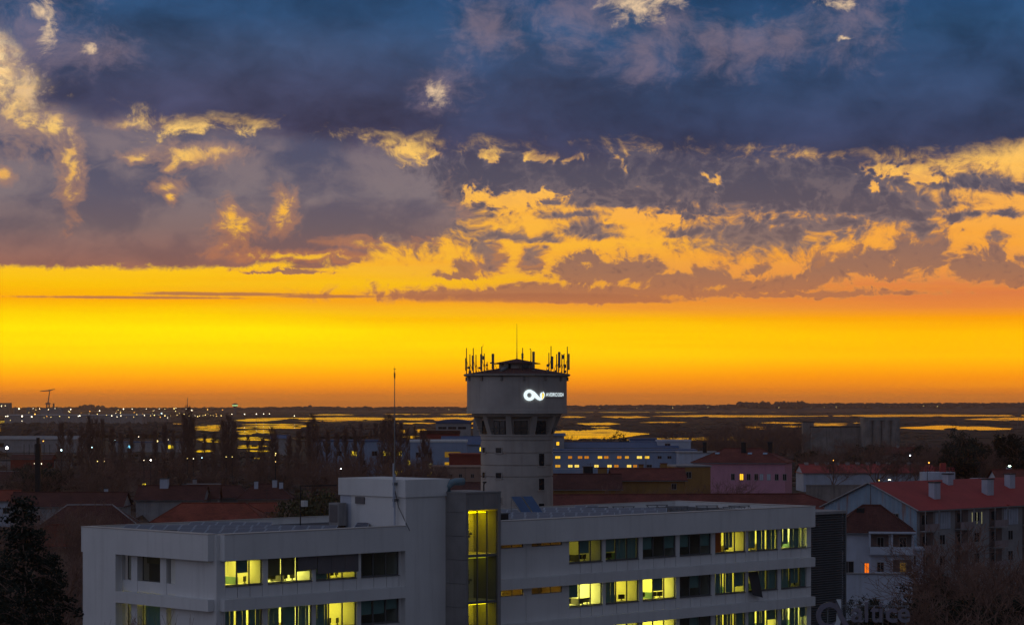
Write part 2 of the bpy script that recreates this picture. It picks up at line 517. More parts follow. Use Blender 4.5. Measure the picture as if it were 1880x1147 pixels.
def mat(name, col, rough=0.85, var=0.12, scale=0.6, metal=0.0, bump=0.0, streak=0.0, spec=0.3, dirt=None):
    """matt or glossy surface whose colour drifts with noise; streak adds vertical runs of dirt"""
    if name in MATS:
        return MATS[name]
    m = bpy.data.materials.new(name)
    m.use_nodes = True
    t = m.node_tree
    t.nodes.clear()
    N = NT(t)
    co = N.new('ShaderNodeTexCoord').outputs['Object']
    n1 = N.noise(co, scale, 5, 0.6, dim='3D')
    f = N.rng(n1, 0.3, 0.7, 1 - var, 1 + var, smooth=False)
    c = N.vm('MULTIPLY', tuple(col), N.comb(f, f, f))
    if streak:
        s1 = N.noise(N.vm('MULTIPLY', co, (1.6, 1.6, 0.10)), 1.0, 5, 0.6, dim='3D')
        sf = N.rng(s1, 0.48, 0.72, 0, streak)
        c = N.mix(sf, c, dirt or [x * 0.35 for x in col])
    b = N.new('ShaderNodeBsdfPrincipled')
    N.plug(b.inputs['Base Color'], c)
    b.inputs['Roughness'].default_value = rough
    b.inputs['Metallic'].default_value = metal
    b.inputs['Specular IOR Level'].default_value = spec
    if bump:
        bn = N.new('ShaderNodeBump')
        bn.inputs['Strength'].default_value = bump
        N.plug(bn.inputs['Height'], N.noise(co, scale * 8, 4, 0.6, dim='3D'))
        N.link(bn.outputs[0], b.inputs['Normal'])
    o = N.new('ShaderNodeOutputMaterial')
    N.link(b.outputs[0], o.inputs[0])
    MATS[name] = m
    return m


def tiles(name, col, pitch=0.32, var=0.35):
    """fired clay tile: courses as relief, tiles of uneven colour, lichen patches"""
    m = bpy.data.materials.new(name)
    m.use_nodes = True
    t = m.node_tree
    t.nodes.clear()
    N = NT(t)
    co = N.new('ShaderNodeTexCoord').outputs['Object']
    x, y, z = N.sep(co)
    n1 = N.noise(co, 0.35, 6, 0.65, dim='3D')
    n2 = N.noise(N.vm('MULTIPLY', co, (3.0, 3.0, 6.0)), 1.0, 3, 0.7, dim='3D')
    f = N.m('ADD', N.rng(n1, 0.3, 0.7, 1 - var, 1 + var, smooth=False), N.rng(n2, 0.3, 0.7, -0.25, 0.25, smooth=False))
    c = N.vm('MULTIPLY', tuple(col), N.comb(f, f, f))
    c = N.mix(N.rng(N.noise(co, 0.9, 5, 0.7, dim='3D'), 0.58, 0.74, 0, 0.7), c, [col[0] * 0.35, col[1] * 0.55, col[2] * 0.6])
    rows = N.m('ABSOLUTE', N.m('SINE', N.m('MULTIPLY', z, pi / (pitch * 0.42))))
    cols = N.m('ABSOLUTE', N.m('SINE', N.m('MULTIPLY', x, pi / 0.25)))
    bn = N.new('ShaderNodeBump')
    bn.inputs['Strength'].default_value = 0.9
    bn.inputs['Distance'].default_value = 0.06
    N.plug(bn.inputs['Height'], N.m('ADD', rows, N.m('MULTIPLY', cols, 0.7)))
    b = N.new('ShaderNodeBsdfPrincipled')
    N.plug(b.inputs['Base Color'], c)
    b.inputs['Roughness'].default_value = 0.8
    b.inputs['Specular IOR Level'].default_value = 0.25
    N.link(bn.outputs[0], b.inputs['Normal'])
    o = N.new('ShaderNodeOutputMaterial')
    N.link(b.outputs[0], o.inputs[0])
    MATS[name] = m
    return m


def emit(name, col, strength, sample=False):
    if name in MATS:
        return MATS[name]
    m = bpy.data.materials.new(name)
    m.use_nodes = True
    t = m.node_tree
    t.nodes.clear()
    e = t.nodes.new('ShaderNodeEmission')
    e.inputs[0].default_value = (*col, 1)
    e.inputs[1].default_value = strength
    o = t.nodes.new('ShaderNodeOutputMaterial')
    t.links.new(e.outputs[0], o.inputs[0])
    m.cycles.emission_sampling = 'FRONT_BACK' if sample else 'NONE'
    MATS[name] = m
    return m


def glass(name, tint=(0.86, 0.9, 0.88), ior=1.5, dark=0.0):
    m = bpy.data.materials.new(name)
    m.use_nodes = True
    t = m.node_tree
    t.nodes.clear()
    N = NT(t)
    tr = N.new('ShaderNodeBsdfTransparent')
    tr.inputs[0].default_value = (*tint, 1)
    gl = N.new('ShaderNodeBsdfGlossy')
    gl.inputs['Roughness'].default_value = 0.02
    fr = N.new('ShaderNodeFresnel')
    # the same reflection on either side of a pane
    geo = N.new('ShaderNodeNewGeometry')
    N.plug(fr.inputs[0], N.m('ADD', ior, N.m('MULTIPLY', geo.outputs['Backfacing'], 1.0 / ior - ior)))
    mx = N.new('ShaderNodeMixShader')
    N.link(fr.outputs[0], mx.inputs[0]); N.link(tr.outputs[0], mx.inputs[1]); N.link(gl.outputs[0], mx.inputs[2])
    o = N.new('ShaderNodeOutputMaterial')
    N.link(mx.outputs[0], o.inputs[0])
    MATS[name] = m
    return m


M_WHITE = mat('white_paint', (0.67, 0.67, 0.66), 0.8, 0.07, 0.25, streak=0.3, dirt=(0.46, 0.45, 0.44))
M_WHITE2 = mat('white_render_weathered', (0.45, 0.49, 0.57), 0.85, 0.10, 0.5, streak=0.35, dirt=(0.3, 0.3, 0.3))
M_CONC = mat('grey_concrete_panel', (0.25, 0.24, 0.235), 0.8, 0.16, 0.5, bump=0.15, streak=0.2)
M_TOWER = mat('tower_concrete', (0.40, 0.365, 0.335), 0.88, 0.16, 0.35, streak=0.5, dirt=(0.26, 0.22, 0.2), bump=0.1)
M_OLDCONC = mat('old_concrete', (0.25, 0.22, 0.2), 0.9, 0.25, 0.3, streak=0.5)
M_DARKMETAL = mat('dark_metal', (0.03, 0.03, 0.034), 0.55, 0.1, 1.0, spec=0.4)
M_GREYMETAL = mat('grey_metal', (0.2, 0.21, 0.22), 0.5, 0.12, 1.0, metal=0.4)
M_FRAME = mat('window_frame_grey', (0.12, 0.12, 0.12), 0.6, 0.05, 1.0)
M_ROOFFELT = mat('roof_felt', (0.06, 0.06, 0.065), 0.9, 0.25, 0.5)
M_BLIND = mat('teal_blind', (0.22, 0.38, 0.38), 0.9, 0.06, 0.8)
M_BLINDB = mat('brown_blind', (0.30, 0.24, 0.12), 0.9, 0.06, 0.8)
M_SHUTTER = mat('grey_shutter', (0.14, 0.13, 0.135), 0.7, 0.1, 1.0)
M_ROOM = mat('room_wall', (0.72, 0.70, 0.62), 0.9, 0.06, 0.4)
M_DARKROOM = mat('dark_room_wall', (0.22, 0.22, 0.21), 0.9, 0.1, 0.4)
M_ORANGE = mat('orange_wall', (0.75, 0.16, 0.03), 0.9, 0.06, 0.4)
M_DESK = mat('desk_top', (0.72, 0.7, 0.64), 0.6, 0.05, 0.4)
M_BLACK = mat('black_plastic', (0.015, 0.015, 0.017), 0.5, 0.05, 1.0)
M_GLASS = glass('window_glass')
M_DARKPANE = mat('dark_window_pane', (0.018, 0.02, 0.024), 0.08, 0.2, 1.0, spec=0.6)
M_TILE = tiles('red_tiles', (0.165, 0.045, 0.034))
M_TILE_D = tiles('dark_red_tiles', (0.10, 0.036, 0.029))
M_TILE_O = tiles('orange_tiles', (0.25, 0.06, 0.036))
M_REDSHEET = mat('red_sheet_roof', (0.36, 0.05, 0.045), 0.7, 0.15, 0.2, streak=0.2)
M_OCHRE = mat('ochre_render', (0.30, 0.17, 0.06), 0.9, 0.15, 0.4, streak=0.2)
M_BEIGE = mat('beige_render', (0.32, 0.21, 0.16), 0.9, 0.1, 0.4, streak=0.2)
M_PINK = mat('pink_render', (0.52, 0.25, 0.32), 0.9, 0.08, 0.4, streak=0.12)
M_REDWALL = mat('red_wall', (0.24, 0.05, 0.035), 0.9, 0.1, 0.4)
M_BLUEW = mat('pale_blue_wall', (0.27, 0.34, 0.46), 0.85, 0.08, 0.3, streak=0.15)
M_BLUER = mat('blue_roof', (0.07, 0.11, 0.21), 0.6, 0.12, 0.3)
M_GREYW = mat('grey_render', (0.30, 0.29, 0.29), 0.9, 0.15, 0.4, streak=0.3)
M_BARK = mat('bark', (0.18, 0.11, 0.085), 0.95, 0.25, 2.0)
M_TWIG = mat('twigs', (0.21, 0.12, 0.09), 0.95, 0.2, 1.0)
M_LEAF = mat('dark_leaves', (0.022, 0.026, 0.015), 0.8, 0.4, 1.2)
M_NEEDLE = mat('needles', (0.014, 0.02, 0.012), 0.8, 0.4, 1.2)
M_OLIVE = mat('olive_leaves', (0.075, 0.066, 0.028), 0.8, 0.4, 1.0)
M_RUST = mat('rusty_sheet', (0.24, 0.33, 0.42), 0.75, 0.15, 0.3, streak=0.9, dirt=(0.26, 0.12, 0.07))
M_LIT = emit('lit_window', lin((255, 190, 40)), 1.5)
M_LITY = emit('lit_window_yellow', lin((250, 215, 50)), 1.3)
M_LITO = emit('lit_window_orange', lin((255, 120, 20)), 1.0)

# ------------------------------------------------------------------ ground, lagoon, far shore
def flat(px, py, z=0.0):
    y = ydist(py, z)
    return Vector((xat(px, y), y, z))


gm = bpy.data.materials.new('ground_earth')
gm.use_nodes = True
N = NT(gm.node_tree)
gm.node_tree.nodes.clear()
co = N.new('ShaderNodeTexCoord').outputs['Object']
g1 = N.noise(co, 0.004, 8, 0.65, dim='3D')
g2 = N.noise(co, 0.08, 5, 0.6, dim='3D')
gc = N.ramp(g1, [(0.3, (0.06, 0.042, 0.034)), (0.5, (0.085, 0.06, 0.048)), (0.7, (0.12, 0.085, 0.07))])
gc = N.mix(N.rng(g2, 0.4, 0.7, 0, 0.6), gc, (0.06, 0.05, 0.036))
gb = N.new('ShaderNodeBsdfPrincipled')
N.link(gc, gb.inputs['Base Color'])
gb.inputs['Roughness'].default_value = 0.95
gb.inputs['Specular IOR Level'].default_value = 0.05
go = N.new('ShaderNodeOutputMaterial')
N.link(gb.outputs[0], go.inputs[0])
b = MB()
NX, NY = 40, 40
for i in range(NX):
    for j in range(NY):
        x0, x1 = -8500 + 17000 * i / NX, -8500 + 17000 * (i + 1) / NX
        y0, y1 = -250 + 13000 * j / NY, -250 + 13000 * (j + 1) / NY
        b.poly([(x0, y0, 0), (x1, y0, 0), (x1, y1, 0), (x0, y1, 0)])
b.build('ground', gm, kind='structure')

wm = bpy.data.materials.new('lagoon_water')
wm.use_nodes = True
N = NT(wm.node_tree)
wm.node_tree.nodes.clear()
co = N.new('ShaderNodeTexCoord').outputs['Object']
bn = N.new('ShaderNodeBump')
bn.inputs['Strength'].default_value = 0.18
bn.inputs['Distance'].default_value = 0.4
N.plug(bn.inputs['Height'], N.noise(N.vm('MULTIPLY', co, (0.02, 0.05, 1)), 1.0, 6, 0.6, dim='3D'))
wb = N.new('ShaderNodeBsdfPrincipled')
wb.inputs['Base Color'].default_value = (0.012, 0.014, 0.016, 1)
N.plug(wb.inputs['Roughness'], N.rng(N.noise(co, 0.006, 4, 0.6, dim='3D'), 0.35, 0.65, 0.035, 0.10))
wb.inputs['IOR'].default_value = 1.5
wb.inputs['Specular IOR Level'].default_value = 0.9
N.link(bn.outputs[0], wb.inputs['Normal'])
wo_ = N.new('ShaderNodeOutputMaterial')
N.link(wb.outputs[0], wo_.inputs[0])

# salt pans and channels of the lagoon: (x0, x1, y0, y1) rows of the photograph, laid on the ground
PANS = [(566, 652, 760.2, 762.4), (704, 792, 759.3, 761.2), (808, 900, 759.0, 761.6), (470, 1000, 765.2, 771.6), (430, 520, 768, 773.4),
        (728, 800, 775, 778), (440, 566, 777.4, 787), (540, 612, 779.4, 784), (440, 508, 788.5, 797), (596, 642, 789, 797), (640, 720, 788.5, 797.5),
        (722, 750, 788.5, 795), (760, 786, 787.5, 797), (430, 500, 801.5, 808.5), (455, 494, 817.5, 819.8), (450, 497, 826, 828.6),
        (40, 375, 776.4, 779.0), (303, 335, 784, 791), (352, 412, 780, 791), (426, 482, 784, 798), (354, 408, 804, 812), (432, 484, 817, 823),
        (356, 394, 826, 830), (452, 486, 840, 848), (-30, 24, 784, 800), (-60, 30, 772, 776),
        (1026, 1078, 764, 767), (1104, 1194, 763, 767.2), (1198, 1500, 761.6, 766.2), (1058, 1139, 774.6, 780), (1174, 1262, 774, 776.4),
        (1078, 1122, 783, 785.4), (930, 1192, 789.5, 807), (1150, 1470, 801.5, 810.5), (1395, 1478, 774.6, 777.6), (1436, 1476, 781, 784.6),
        (1362, 1408, 782, 788), (1030, 1300, 755.2, 757.2), (1290, 1560, 754.2, 756.4), (1550, 1960, 753.0, 756.0), (1480, 1960, 760.6, 765.4),
        (1770, 1960, 766.5, 772.5), (1478, 1565, 776, 782), (1566, 1590, 775, 777.6), (1646, 1872, 781.5, 790.4), (1398, 1466, 803, 808.4),
        (820, 1010, 775, 779), (860, 1000, 783, 788), (905, 1000, 792, 806), (700, 830, 800, 804), (500, 600, 803, 806.5), (520, 690, 772.4, 774.6),
        (1560, 1960, 749.6, 751.2)]
rnd = random.Random(3)
SPLIT = []
for (x0, x1, y0, y1) in PANS:
    if y1 - y0 > 5.5 and x1 - x0 < 170 and y1 != 807:
        k = int((y1 - y0) / 2.6)
        for i in range(k):
            h_ = (y1 - y0) / k
            SPLIT.append((x0 + rnd.uniform(0, .12) * (x1 - x0), x1 - rnd.uniform(0, .12) * (x1 - x0), y0 + i * h_ + .25, y0 + (i + 1) * h_ - .25))
    else:
        SPLIT.append((x0, x1, y0, y1))
for (x0, x1, y0, y1) in SPLIT:
    n = max(14, int((x1 - x0) / 2))
    ph = [rnd.uniform(0, 6.28) for _ in range(8)]
    top, bot = [], []
    for i in range(n + 1):
        t = i / n
        x = x0 + (x1 - x0) * t
        e = min(1.0, 3.4 * min(t, 1 - t) + 0.06)
        mid_ = (y0 + y1) / 2 + 0.12 * (y1 - y0) * sin(3 * t + ph[0])
        h = (y1 - y0) / 2 * e * (.78 if x0 > 1000 else .88)
        j1 = 1 + 0.20 * sin(7 * t + ph[1]) + 0.16 * sin(19 * t + ph[2]) + rnd.uniform(-0.1, 0.1)
        j2 = 1 + 0.16 * sin(6 * t + ph[3]) + 0.14 * sin(21 * t + ph[4]) + rnd.uniform(-0.1, 0.1)
        top.append((x, mid_ - h * max(0.1, j1)))
        bot.append((x, mid_ + h * max(0.1, j2)))
    b = MB()
    for i in range(n):
        b.poly([flat(*bot[i], 0.12), flat(*bot[i + 1], 0.12), flat(*top[i + 1], 0.12), flat(*top[i], 0.12)])
    b.build('lagoon_water', wm, kind='structure')


def lump(b, x, y, z0, rx, rz, rr, n=6):
    """a low ragged crown: two irregular rings and a top"""
    s = len(b.v)
    for k, (fr, fz) in enumerate(((0.8, 0.0), (1.0, 0.45), (0.62, 0.82))):
        for j in range(n):
            t = 2 * pi * j / n + k * 0.4
            r = rx * fr * rr.uniform(0.75, 1.25)
            b.v.append((x + r * cos(t), y + r * sin(t), z0 + rz * fz * rr.uniform(0.85, 1.15)))
    b.v.append((x + rr.uniform(-.2, .2) * rx, y, z0 + rz * rr.uniform(0.9, 1.15)))
    for k in range(2):
        for j in range(n):
            a, c = s + k * n + j, s + k * n + (j + 1) % n
            b.f.append((a, c, c + n, a + n)); b.mi.append(0)
    for j in range(n):
        b.f.append((s + 2 * n + j, s + 2 * n + (j + 1) % n, s + 3 * n)); b.mi.append(0)


# far shore: a long low dune ridge that climbs towards the right, with woods on it
def shore_h(x):
    u = x / 9000 * K + 940
    return 5.0 + 23.0 / (1 + math.exp(-(u - 1250) / 300.0)) + 1.2 * sin(x / 160.0) + 0.8 * sin(x / 67.0 + 1)


M_SHORE = mat('far_shore_earth', (0.08, 0.055, 0.045), 0.95, 0.3, 0.004)
M_WOOD = mat('far_woods', (0.075, 0.05, 0.042), 0.9, 0.3, 0.01)
b = MB()
prof = [(8300, 0.0), (8450, 0.45), (8900, 0.8), (9600, 1.0), (10600, 1.0), (12000, 0.4)]
xs = [-8000 + 80 * i for i in range(201)]
s = len(b.v)
for x in xs:
    for yy, fh in prof:
        b.v.append((x, yy, -0.5 if fh == 0 else shore_h(x) * fh))
for i in range(len(xs) - 1):
    for j in range(len(prof) - 1):
        a = s + i * len(prof) + j
        b.f.append((a, a + len(prof), a + len(prof) + 1, a + 1)); b.mi.append(0)
b.build('far_shore_hills', M_SHORE, kind='structure')

rr = random.Random(11)
b = MB()
for i in range(5200):
    yy = rr.choice([8500, 8700, 8900, 9100, 9400])
    yy += rr.uniform(-80, 80)
    x = rr.uniform(-4200, 4200) if i % 5 else rr.uniform(-7800, 7800)
    fh = 0.5 if yy < 8600 else 0.8 if yy < 9000 else 0.95
    h = rr.uniform(6, 10.5)
    u = x / yy * K + 940
    if 1355 < u < 1412 or 1425 < u < 1475 or 150 < u < 190 and yy > 8800:
        h *= 1.9
    if rr.random() < 0.02:
        h *= 1.35
    lump(b, x, yy, shore_h(x) * fh - 2, rr.uniform(7, 16), h, rr)
b.build('far_woods', M_WOOD, kind='stuff')

# marsh scrub along the pans: breaks their edges
b = MB()
M_SCRUB = mat('marsh_scrub', (0.095, 0.062, 0.046), 0.95, 0.3, 0.05)
for i in range(2600):
    py = 757 + 55 * rr.random() ** 1.3
    px = rr.uniform(-120, 2000)
    q_ = flat(px, py)
    wet = any(x0 < px < x1 and y0 < py < y1 for x0, x1, y0, y1 in PANS)
    if wet and rr.random() < 0.93:
        continue
    k = q_.y / 4000
    lump(b, q_.x, q_.y, -0.1, rr.uniform(2, 9) * (0.6 + k), rr.uniform(0.6, 2.2) * (0.6 + 0.5 * k), rr, 5)
b.build('marsh_scrub', M_SCRUB, kind='stuff')

# earth dykes between the pans
b = MB()
for (px0, px1, py) in [(430, 900, 774.2), (440, 620, 788), (440, 640, 799), (1010, 1480, 771), (1010, 1300, 786.5), (1190, 1480, 800), (1480, 1960, 775), (1480, 1960, 791),
                       (40, 380, 781.5), (1030, 1960, 759.5), (700, 1000, 781)]:
    n = 24
    for i in range(n):
        a, c = flat(px0 + (px1 - px0) * i / n, py + 0.3 * sin(i)), flat(px0 + (px1 - px0) * (i + 1) / n, py + 0.3 * sin(i + 1))
        w = 5.0
        for q0, q1, z0, z1 in ((-w, -1, 0, 0.9), (-1, 1, 0.9, 0.9), (1, w, 0.9, 0)):
            b.poly([(a.x, a.y + q0, z0), (c.x, c.y + q0, z0), (c.x, c.y + q1, z1), (a.x, a.y + q1, z1)])
b.build('earth_dykes', M_SCRUB, kind='structure')

# low dark woodland on the near side of the lagoon
b = MB()
for i in range(900):
    px = rr.uniform(14, 330) if i < 560 else rr.uniform(560, 720)
    yy = rr.uniform(1900, 2600)
    lump(b, xat(px, yy), yy, -0.5, rr.uniform(4, 9), rr.uniform(4.5, 9.0) * (0.75 if i >= 560 else 1), rr)
for i in range(1500):
    px = rr.uniform(1190, 1960)
    yy = rr.uniform(1150, 1500)
    lump(b, xat(px, yy), yy, -0.5, rr.uniform(2, 6), rr.uniform(2, 5.0), rr)
b.build('lagoon_woods', M_WOOD, kind='stuff')

# undergrowth between the town's houses and trees
b = MB()
for i in range(3200):
    px = rr.uniform(-250, 2100)
    yy = rr.uniform(430, 1250)
    if 1000 < px < 1720 and 420 < yy < 800:
        continue
    lump(b, xat(px, yy), yy, -0.3, rr.uniform(1.5, 4.5), rr.uniform(1.0, 4.0), rr, 5)
b.build('undergrowth', M_SCRUB, kind='stuff')

# paved yard round the offices and a street behind them
M_ASPHALT = mat('asphalt', (0.05, 0.05, 0.052), 0.9, 0.2, 0.4, bump=0.1)
b = MB()
b.poly([(-120, 60, 0.004), (160, 60, 0.004), (160, 270, 0.004), (-120, 270, 0.004)])
b.build('paved_yard', M_ASPHALT, kind='structure')
b = MB()
b.poly([(-400, 285, 0.004), (400, 400, 0.004), (400, 410, 0.004), (-400, 295, 0.004)])
b.build('street', M_ASPHALT, kind='structure')

# evening haze: one closed box of even, thin air round everything
hz = bpy.data.materials.new('haze_air')
hz.use_nodes = True
hz.node_tree.nodes.clear()
pv = hz.node_tree.nodes.new('ShaderNodeVolumePrincipled')
pv.inputs['Color'].default_value = (0.92, 0.70, 0.62, 1)
pv.inputs['Density'].default_value = 4.6e-5
pv.inputs['Anisotropy'].default_value = 0.72
ho = hz.node_tree.nodes.new('ShaderNodeOutputMaterial')
hz.node_tree.links.new(pv.outputs[0], ho.inputs['Volume'])
b = MB()
b.box(-9000, -300, -1.6, 9000, 13200, 72)
b.build('haze', hz, kind='stuff')

# ------------------------------------------------------------------ the office building
DX, DY = 0.7119, 0.7023                     # along the long facade
OY = 163.3
OX = xat(397.5, OY)
OROT = atan2(DY, DX)


def sx(px, t=0.0):
    """position along the facade, in the plane t metres behind its wall, that shows at column px"""
    r = (px - 940) / K
    gx, gy = -DY, DX
    return (r * (OY + t * gy) - OX - t * gx) / (DX - r * DY)


def tx(px, s=0.0):
    """position back from the facade, in the cross plane at s, that shows at column px"""
    r = (px - 940) / K
    return (r * (OY + s * DY) - OX - s * DX) / (-DY - r * DX)


def oworld(s, t, z):
    return Vector((OX + s * DX - t * DY, OY + s * DY + t * DX, z))


office = thing('office_building', 'long white office block with banded floors, lit yellow windows and solar panels on its roof', 'office building', (OX, OY, 0), OROT)
ZP, ZB = 19.05, 17.25                        # top and foot of the parapet
FP = 3.42
S_END = sx(1497, -0.52)
S_T0 = sx(744.5, -0.5)                       # white stair block
S_T1 = sx(818, -0.5)
S_CT0 = S_T1                                 # concrete stair tower
P_CT = -tx(855, S_T1)
S_CT1 = sx(919.5, -P_CT)
PO = 0.52
DEPTH = tx(152, -PO)


def part(b, name, m, parent=None, **kw):
    return b.build(name, m, parent or office, **kw)


# slabs, back wall, roof
b = MB().box(3.0, 5.6, 0, S_T0, DEPTH - .02, 18.55).box(0.31, .31, 17.3, 2.99, DEPTH - .02, 18.49).box(S_T0, 5.6, 0, S_END - .5, DEPTH - .02, 18.55)
part(b, 'wall', M_WHITE)
b = MB().box(0.36, 0.36, 18.5, S_T0 - .01, 5.59, 18.62)
part(b, 'roof', M_ROOFFELT)
b = MB().box(S_T0, 0.36, 18.5, S_END - .9, 5.59, 18.62).box(0.36, 5.59, 18.552, S_END - .9, DEPTH - .4, 18.62)
part(b, 'roof', M_ROOFFELT)
for k in range(6):
    z1 = ZB + 0.2 if k == 0 else 14.63 - FP * (k - 1) + 0.12
    z0 = z1 - 0.5 if k else ZB + 0.01
    b = MB().box(0.05, 0.06, z0 + .003, S_T0 - .02, 5.58, z1)
    b.box(S_CT1 + .3, 0.06, z0 + .003, S_END - .6, 5.58, z1)
    part(b, 'floor_slab', M_ROOM)

# parapets: proud of the wall, with a notch at the corner
M_COPE = mat('parapet_coping', (0.5, 0.46, 0.42), 0.7, 0.1, 0.5)
for (s0, s1) in ((0.28, S_T0), (S_CT1, S_END)):
    part(MB().box(s0, -PO, ZB, s1, 0.3, ZP), 'parapet', M_WHITE)
    part(MB().box(s0 - .02, -PO - .03, ZP, s1 + .02, 0.33, ZP + .05), 'coping', M_COPE)
# gable parapet
T_G1 = tx(212, -PO)
part(MB().box(-PO, 0.28, ZB, 0.3, DEPTH + .2, ZP), 'parapet', M_WHITE)
part(MB().box(-PO - .03, 0.26, ZP, 0.33, DEPTH + .22, ZP + .05), 'coping', M_COPE)
# rear and far parapets
part(MB().box(0.3, DEPTH, ZB, S_END, DEPTH + .2, ZP), 'parapet', M_WHITE)
part(MB().box(0.33, DEPTH - .03, ZP, S_END + .02, DEPTH + .22, ZP + .05), 'coping', M_COPE)
part(MB().box(S_END - .82, 0.3, ZB, S_END, DEPTH, ZP), 'parapet', M_WHITE)
part(MB().box(S_END - .85, 0.33, ZP, S_END + .02, DEPTH - .03, ZP + .05), 'coping', M_COPE)
part(MB().box(S_END - .82, 0.4, 0, S_END - .5, DEPTH, ZB), 'wall', M_WHITE)

# corner pier and wall ends
part(MB().box(0, 0, 0, 0.3, 0.3, ZP - .03), 'corner_pier', M_WHITE)

LEFT = [(411.5, 480), (490, 571), (578, 653), (661, 731)]
RIGHT = [(1043, 1104), (1110, 1171), (1178, 1239), (1246, 1304), (1311, 1367), (1372, 1426), (1432, 1487)]
bays = [(sx(a, .12), sx(c, .12)) for a, c in LEFT] + [(sx(a, .12), sx(c, .12)) for a, c in RIGHT]
NL = len(LEFT)

# piers between the bays, full height
edges_ = [(0.3, bays[0][0])] + [(bays[i][1], bays[i + 1][0]) for i in range(NL - 1)] + [(bays[NL - 1][1], S_T0)]
edges_ += [(bays[i][1], bays[i + 1][0]) for i in range(NL, len(bays) - 1)] + [(bays[-1][1], S_END - .55)]
S_BW = bays[NL][0]                            # right end of the blank stretch beside the stair tower
edges_.append((S_BW - .35, S_BW))
for s0, s1 in edges_:
    part(MB().box(s0, 0.0, 0, s1, 0.42, ZB - .003), 'pier', M_WHITE)
    part(MB().box(s0 + .02, 0.43, 0, s1 - .02, 5.6, ZB - .003), 'partition_wall', M_ROOM)
part(MB().box(S_CT1 + .02, .2, 0, S_CT1 + .3, 5.6, ZB - .003), 'partition_wall', M_ROOM)

# bands at each floor
for k in range(5):
    zb1, zb0 = 14.63 - FP * k, 13.83 - FP * k
    part(MB().box(0.28, -PO, zb0, S_T0, 0.05, zb1), 'floor_band', M_WHITE)
    part(MB().box(S_CT1, -PO, zb0, S_END, 0.05, zb1), 'floor_band', M_WHITE)
    part(MB().box(-PO, 0.28, zb0, -0.002, T_G1, zb1), 'floor_band', M_WHITE)
    # a stub of the band shows past the far corner of the gable
    part(MB().box(0.3, DEPTH, zb0, S_END, DEPTH + .15, zb1), 'floor_band', M_WHITE)

# spandrel panels under the windows
mesh_sp = {}
for k in range(4):
    zb1 = 14.63 - FP * k
    for (s0, s1) in bays:
        w = (s1 - s0) / 3
        for j in range(3):
            part(MB().box(s0 + j * w + .025, 0.02, zb1 + .003, s0 + (j + 1) * w - .025, 0.10, zb1 + .80), 'spandrel_panel', M_WHITE)
        part(MB().box(s0, .105, zb1 + .003, s1, .2, zb1 + .86), 'spandrel_backing', M_FRAME)
        part(MB().box(s0, -.06, zb1 + .81, s1, .104, zb1 + .86), 'window_sill', M_FRAME)

# --- what shows in each bay: three panes (o open, h half blind, q blind to three quarters, b full blind, g blind with a gap, d dark half blind), room, light
#     room: L lit, D dim, N dark, O lit with an orange wall
STATES = {
    0: ['oho:O', 'qqt:L', 'bxx:L', 'nnn:N', 'oto:D', 'tbg:d', 'tnt:N', 'tnt:N', 'Pgo:O', 'ggg:L', 'gbo:L'],
    1: ['ggb:L', 'gbg:L', 'boo:L', 'ttd:N', 'too:L', 'boo:L', 'oto:L', 'ntn:N', 'ggq:L', 'Xgb:D', 'ggb:d'],
    2: ['bbb:N', 'gbb:D', 'boo:L', 'nnn:N', 'hhh:L', 'hoo:L', 'ooo:L', 'nbn:N', 'ggb:L', 'ggh:L', 'ggh:L'],
    3: ['nnn:N'] * 11,
}
YEL = (1.0, 0.84, 0.10)
M_CEIL = emit('ceiling_lamp', YEL, 9.0, True)
M_CEILS = [M_CEIL, emit('ceiling_lamp_soft', (1.0, 0.82, 0.07), 5.5, True), emit('ceiling_lamp_strong', (1.0, 0.90, 0.17), 12.0, True)]
M_CEILD = emit('ceiling_lamp_dim', YEL, 0.9, True)
M_CEILO = emit('ceiling_lamp_warm', (1.0, 0.42, 0.03), 2.4, True)
M_EXTB = mat('dark_awning', (0.05, 0.05, 0.052), 0.9, 0.1, 1.0)
FURN = []                                    # (bay, floor, lit kind) for the furniture further down
GB = {}
rs = random.Random(21)
